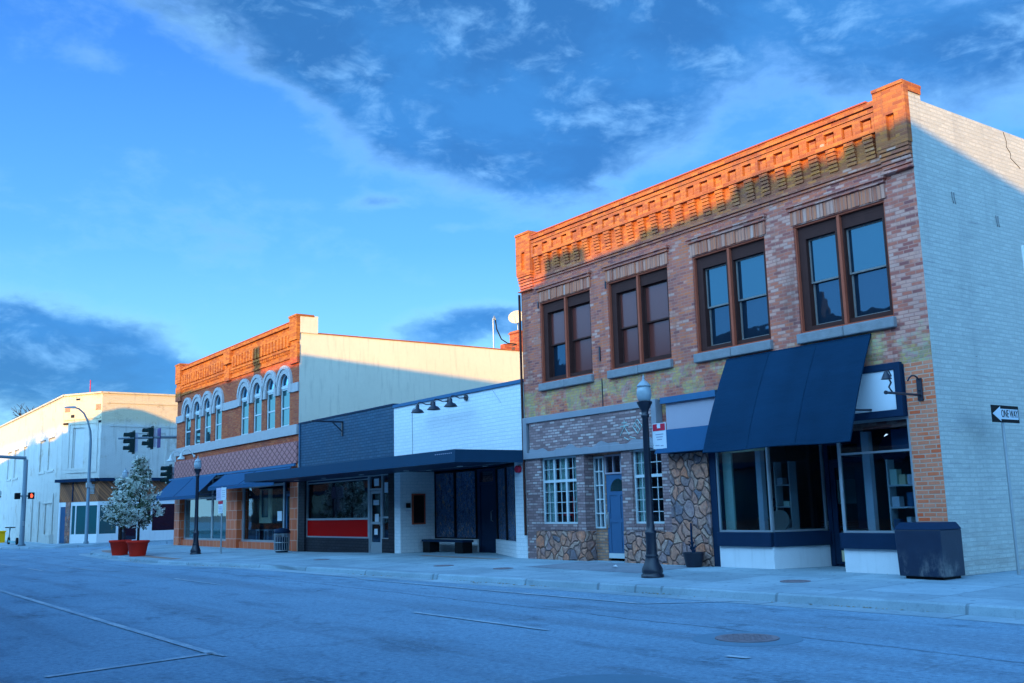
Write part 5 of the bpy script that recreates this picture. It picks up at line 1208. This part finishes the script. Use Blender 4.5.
signal_head(-54.42, -1.05, 5.53, TS); signal_head(-54.42, -2.0, 5.27, TS); signal_head(-54.55, .02, 3.55, TS, .95)
MB().tube([(-54.3, 1.6, 3.6), (-54.4, .1, 3.6)], .05).build('side_bracket', M['pole_blue'], TS)
q = MB().box(-54.75, -54.2, -.58, -.545, 5.0, 6.05); q.build('street_sign', M['signal_purple'], TS)

T2 = thing('traffic_signal', (-71.5, -4.2, g(-71.5)-.09), 'grey signal pole carrying a lit red hand signal and a bare mast arm', 'traffic signal')
z0 = T2.location.z
MB().lathe([(.24, 0), (.24, .12), (.16, .16), (.13, 5.55), (.02, 5.57)], -71.5, -4.2, z0, 14).build('pole', M['pole_blue'], T2)
MB().tube([(-71.5, -4.2, 5.36), (-71.5, -12.5, 5.75)], [.11, .07], 10).build('mast_arm', M['pole_blue'], T2)
ph = MB().box(-71.55, -71.25, -3.98, -3.62, 2.70, 3.12).box(-71.55, -71.25, -4.78, -4.46, 2.70, 3.1); phh = ph.build('walk_signal', M['sign_black'], T2, bevel=.02)
MB().tube([(-71.5, -4.7, 2.9), (-71.5, -3.7, 2.9)], .05).build('bracket', M['pole_blue'], T2)
hq = MB(); hx, hy, hz = -71.245, -3.80, 2.90    # raised hand symbol on the face towards +x
hq.box(hx-.003, hx, hy-.06, hy+.06, hz-.11, hz+.02)
for k, hh in enumerate((.10, .13, .12, .09)): hq.box(hx-.003, hx, hy-.06+.031*k, hy-.06+.031*k+.026, hz+.021, hz+.02+hh)
hq.tube([(hx-.002, hy+.05, hz-.06), (hx-.002, hy+.10, hz+.03)], .014, 5); hq.build('red_hand', M['red_hand'], phh)
MB().box(-71.42, -71.34, -4.25, -4.12, 1.0, 1.3).build('push_button', M['steel'], T2)

CS = thing('cobra_street_light', (-67.3, -1.2, g(-67.3)), 'tall grey curved arm street light before the white corner building', 'street light')
z0 = CS.location.z
MB().lathe([(.16, 0), (.16, .12), (.11, .15), (.085, 6.3), (.075, 6.6)], -67.3, -1.2, z0, 12).build('pole', M['pole_blue'], CS)
MB().tube([(-67.3, -1.2, 6.35), (-67.3, -1.25, 6.9), (-67.3, -1.42, 7.5), (-67.3, -1.68, 8.0), (-67.3, -2.0, 8.28), (-67.3, -2.3, 8.36)], [.075, .07, .06, .055, .05, .045], 8).build('arm', M['pole_blue'], CS)
MB().hexa([(-67.4, -2.85, 8.30), (-67.2, -2.85, 8.30), (-67.18, -2.2, 8.28), (-67.42, -2.2, 8.28), (-67.36, -2.85, 8.38), (-67.24, -2.85, 8.38), (-67.2, -2.2, 8.43), (-67.4, -2.2, 8.43)]).build('lamp_head', M['steel'], CS, bevel=.02)
MB().box(-67.43, -67.17, -1.34, -1.06, 3.3, 3.6).build('junction_box', M['steel'], CS)

# kick scooter and yellow box by the signal pole
SC = thing('kick_scooter', (-76.3, -3.9, zs(-76.3, -3.9)), 'small teal kick scooter with dark wheels at the pole with the red hand', 'scooter')
z0 = SC.location.z
xa, xb = -78.2, -74.9
q = MB().box(xa+.35, xb-.3, -4.02, -3.84, z0+.14, z0+.20).tube([(xa+.3, -3.93, z0+.18), (xa+.05, -3.93, z0+.35), (xa+.35, -3.93, z0+1.15)], .06); q.build('deck', M['teal'], SC)
for x in (xa, xb):
    wq = MB().tube([(x, -3.98, z0+.24), (x, -3.86, z0+.24)], .24, 18); wq.build('wheel', M['rubber'], SC)
MB().tube([(xa+.33, -4.25, z0+1.15), (xa+.33, -3.6, z0+1.15)], .035).build('handlebar', M['rubber'], SC)
YB = tag(MB().box(-85.6, -83.9, -3.9, -3.3, -.3, .50).box(-85.7, -83.8, -3.95, -3.25, .501, .60).box(-85.4, -84.1, -3.92, -3.901, .1, .45).build('newspaper_box', M['yellow'], bevel=.03), 'yellow newspaper box beside the distant black lamp post', 'box')

# bare tree rising behind the corner building
BT_ = thing('bare_tree', (-180, 14, -.3), 'bare twiggy tree rising behind the roof of the white corner building', 'tree')
rnd = random.Random(4); q = MB(); tw = MB()
q.tube([(-180, 14, -.3), (-180, 14.2, 8), (-179.8, 14, 12)], [.6, .45, .3], 8)
def twig(p, d, L, r_, lev):
    e = p + d*L; (q if lev < 2 else tw).tube([p, (p+e)/2 + Vector((rnd.gauss(0, .05), rnd.gauss(0, .05), 0))*L, e], [r_, r_*.85, r_*.6], 5, False)
    if lev < 4:
        for k in range(3 if lev else 6):
            nd_ = (d + Vector((rnd.gauss(0, .5), rnd.gauss(0, .5), rnd.gauss(.15, .3)))).normalized(); twig(p.lerp(e, rnd.uniform(.4, 1)), nd_, L*rnd.uniform(.55, .85), r_*.6, lev+1)
twig(Vector((-179.8, 14, 11.5)), Vector((.05, -.05, 1)).normalized(), 3.6, .3, 0)
q.build('trunk', M['bark'], BT_); tw.build('twigs', M['bark'], BT_)

# ------------------------------------------------------------------ leaves and scraps along the kerb
rnd = random.Random(21); q = MB()
def scrap(x, y, z, s):
    a = rnd.uniform(0, 6.28); c, s_ = math.cos(a)*s, math.sin(a)*s; q.add([(x-c, y-s_, z), (x+s_*.5, y-c*.5, z+s*.3), (x+c, y+s_, z+.004), (x-s_*.5, y+c*.5, z+s*.2)], [(0, 1, 2, 3)])
for _ in range(260):
    X = rnd.choice((-9.3, -13.2, -16.4, -18.0, -22, -33, -30, -40)) + rnd.gauss(0, .55); Y = K(X) - abs(rnd.gauss(0, .12)) - .02
    scrap(X, Y, ROAD+g(X)+.014, rnd.uniform(.015, .04))
for _ in range(60):
    X = rnd.uniform(-20, -9.8); scrap(X, -.12 - abs(rnd.gauss(0, .1)), zs(X, -.1)+.008, rnd.uniform(.01, .025))
tag(q.build('leaf_litter', M['leaf_litter']), kind='stuff')
tag(MB().add([(-17.0, -1.3, .0), (-16.88, -1.38, .02), (-16.82, -1.28, .01), (-16.95, -1.22, .045)], [(0, 1, 2, 3), (3, 2, 1, 0)]).build('paper_scrap', M['sign_white']), 'crumpled white paper scrap lying on the sidewalk before the blue door', 'paper')

# ------------------------------------------------------------------ furniture seen through the windows
CH = thing('red_chair', (-20.2, .6, .02), 'red chair seen through the wider grid window of the grey brick shop front', 'chair')
q = MB()
for sx in (-.22, .19):
    for sy in (.40, .75): q.box(-20.2+sx, -20.2+sx+.05, sy, sy+.05, .02, .95 if sy > .5 else 1.6)
q.build('frame', M['red_cloth'], CH)
MB().box(-20.44, -19.96, .40, .8, 1.0, 1.08).build('seat', M['red_cloth'], CH); MB().box(-20.4, -20.0, .41, .44, 1.3, 1.55).build('backrest', M['red_cloth'], CH)
TB = thing('red_table', (-20.9, .7, .02), 'red table behind the wider grid window, beside the red chair', 'table')
MB().box(-21.3, -20.55, .45, 1.0, 1.10, 1.17).build('tabletop', M['red_cloth'], TB); MB().box(-20.95, -20.87, .66, .74, .02, 1.10).build('pedestal', M['dark'], TB)
SHF = thing('wooden_shelf', (-19.1, .8, .02), 'amber wooden shelf seen through the side light of the blue door entry', 'shelf')
q = MB()
for z in (.95, 1.25, 1.58): q.box(-19.7, -18.98, .45, .7, z, z+.11)
q.build('board', M['amber'], SHF); MB().box(-19.8, -19.71, .45, .7, .02, 2.0).build('side_panel', M['amber'], SHF)
LC = thing('wooden_chair', (-14.2, .8, .70), 'dark ladder back chair standing in the bay window under the awning', 'chair')
q = MB()
for sx in (-.17, .17): q.tube([(-14.2+sx, .95, .70), (-14.2+sx, 1.0, 1.45)], .02)
q.build('back_post', M['sign_black'], LC); q = MB()
for k in range(4): q.box(-14.37, -14.03, .96, .985, 1.02+.11*k, 1.07+.11*k)
q.build('slat', M['sign_black'], LC); MB().box(-14.4, -14.0, .55, .98, .96, 1.0).build('seat', M['wood'], LC)
for sx in (-.18, .15): MB().box(-14.2+sx, -14.2+sx+.03, .57, .60, .70, .96).build('leg', M['sign_black'], LC)
rnd = random.Random(9)
def display(x0, x1, y, zs_, label):
    D = thing('display_shelf', ((x0+x1)/2, y, .7), label, 'shelf')
    q = MB()
    for z in zs_: q.box(x0, x1, y, y+.22, z, z+.03)
    for x in (x0-.03, x1): q.box(x, x+.03, y, y+.22, .70, zs_[-1]+.5)
    q.build('frame', M['frame_white'], D)
    for z in zs_:
        x = x0+.02
        while x < x1-.16:
            w_ = rnd.uniform(.08, .15); h_ = rnd.uniform(.10, .30)
            if rnd.random() < .8: MB().box(x, x+w_, y+.03, y+.18, z+.031, z+.03+h_).build('boxed_goods', M[rnd.choice(('sign_white', 'curtain', 'cream', 'red_cloth', 'amber', 'blue_trim'))], D)
            x += w_+.04
display(-11.1, -10.45, .45, (.75, 1.15, 1.55), 'white display shelf of small boxes in the right hand bay window by the brick pier')
display(-14.0, -13.65, .75, (.75, 1.2, 1.65), 'narrow display shelf of small boxes behind the bay window under the awning')
MR = thing('round_mirror', (-13.9, 1.3, .7), 'dull round tray leaning in the bay window under the awning', 'tray')
MB().disc((-13.78, .55, .94), (.2, -1, .15), .22, .03, 24).build('disc', M['room'], MR)
STK = thing('plate_stack', (-13.4, 1.8, .0), 'stack of pale plates on a shelf inside the bay windowed shop', 'plates')
q = MB().box(-13.9, -12.9, 1.7, 2.1, .60, .66)
for k in range(10): q.lathe([(.05, 0), (.16, .02), (.17, .03), (.05, .02)], -13.6+.5*(k % 2), 1.9, .66+.05*(k//2), 14)
q.build('plates', M['frame_white'], STK)

# ------------------------------------------------------------------ the other side of the street (behind the camera): unseen blocks, rooflines shaped to throw the evening shadow
def opp_caster(profile, mt, label, nwin, zw):
    x0, x1 = profile[0][0], profile[-1][0]
    B = thing('brick_building', ((x0+x1)/2, -25, 0), label, 'building', 'unseen shadow casting buildings on the far side of the street')
    poly = [(x0, -.3)] + [(x1, -.3)] + list(reversed(profile)); MB().prism(poly, -19.75, -19.45, 'y').build('front_wall', M[mt], B)
    MB().box(x0+.1, x1-.1, -33, -19.76, -.3, min(z for _, z in profile)-.6).build('body', M[mt], B)
    for k in range(nwin):
        xc = x0 + (x1-x0)*(k+.5)/nwin
        w_ = MB().frame(xc-.65, xc+.65, zw, zw+2.1, -19.449, -19.38, .09).box(xc-.56, xc+.56, -19.449, -19.39, zw+1.0, zw+1.07).build('window', M['frame_white'], B)
        MB().box(xc-.56, xc+.56, -19.448, -19.43, zw+.09, zw+2.01).build('pane', M['glass_up'], w_)
    sfx = MB(); sfx.box(x0+.4, x1-.4, -19.449, -19.3, .5, 2.8); sfx.build('shop_glass', M['glass_teal'], B); MB().box(x0+.2, x1-.2, -19.449, -18.6, 2.85, 3.1).build('canopy', M['fascia'], B)
opp_caster([(10.0, 10.0), (22, 9.8), (40, 9.6)], 'brick_red', 'unseen plain flat topped red brick block across the street, added for its shadow', 7, 5.2)
opp_caster([(-8.0, 9.35), (-6.0, 9.5), (-5.9, 10.1), (-4.5, 10.1), (-4.4, 9.65), (-2.2, 9.78), (-2.15, 9.95), (-1.7, 9.95), (-1.65, 9.82), (.8, 10.0), (.85, 10.2), (1.7, 10.24), (1.75, 10.06), (3.0, 10.15), (3.05, 10.02), (3.6, 10.05), (3.65, 10.2), (4.9, 10.28), (7.8, 10.0), (9.9, 9.9)], 'brick_pier', 'unseen tan brick building across the street, sloping roofline and hump shaped for their shadow', 6, 5.2)
opp_caster([(-22.4, 9.85), (-14.3, 10.3), (-8.1, 9.6)], 'brick_red', 'unseen red brick building across the street, rising roofline shaped for its shadow', 4, 5.3)
opp_caster([(-36.0, 9.8), (-27.4, 9.6), (-27.35, 10.75), (-26.8, 10.75), (-26.75, 9.55), (-22.5, 9.38)], 'brick_brown', 'unseen brown brick building across the street, tall chimney added for its shadow', 4, 5.2)  # chimney added to throw a dark streak on the arched building
opp_caster([(-95, 7.6), (-82, 8.3), (-70, 8.9), (-58.2, 8.6)], 'brick_pier', 'unseen long low tan brick block across the street behind the trees, added for its shadow', 8, 4.4)  # added to keep the corner building's lower wall in shade
opp_caster([(-58.0, 9.7), (-55.5, 9.9), (-53.4, 10.9), (-52.6, 10.9), (-50.5, 10.2), (-44, 10.0), (-36.1, 9.9)], 'brick_grey', 'unseen grey brick building across the street, small gable shaped for its shadow', 6, 5.3)
def street_tree(x, y, h, r_, seed, label):
    rn = random.Random(seed); T = thing('street_tree', (x, y, -.25), label, 'tree', 'trees across the street')
    tq = MB().tube([(x, y, -.25), (x+.1, y, h*.4), (x, y+.1, h*.75)], [.22, .17, .08], 8); tq.build('trunk', M['bark'], T)
    lq = MB()
    for _ in range(3200):
        a = Vector((rn.gauss(0, 1), rn.gauss(0, 1), rn.gauss(0, 1))).normalized(); rr = r_*rn.random()**.35*(.8+.25*math.sin(a.x*5+a.z*4))
        p = Vector((x, y, h-r_*.95)) + Vector((a.x*rr, a.y*rr, a.z*rr*.95)); b = Vector((rn.gauss(0, 1), rn.gauss(0, 1), rn.gauss(0, 1))).normalized(); c = a.cross(b).normalized(); L = rn.uniform(.14, .3)
        lq.add([p, p+b*L*.5+c*L*.25, p+b*L, p+b*L*.5-c*L*.25], [(0, 1, 2, 3)])
    lq.build('crown', M['leaf'], T)
street_tree(-61.0, -17.6, 9.4, 2.7, 1, 'leafy street tree across the street nearest the crossing')
street_tree(-66.2, -18.0, 9.9, 2.6, 2, 'leafy street tree across the street facing the corner building')
street_tree(-71.2, -17.8, 10.2, 2.7, 3, 'leafy street tree across the street past the crossing')
street_tree(-77.5, -18.2, 9.0, 2.5, 4, 'smaller leafy street tree across the street at the row end')
street_tree(-83.5, -18.2, 7.6, 2.3, 5, 'smallest leafy street tree across the street, beyond the others')
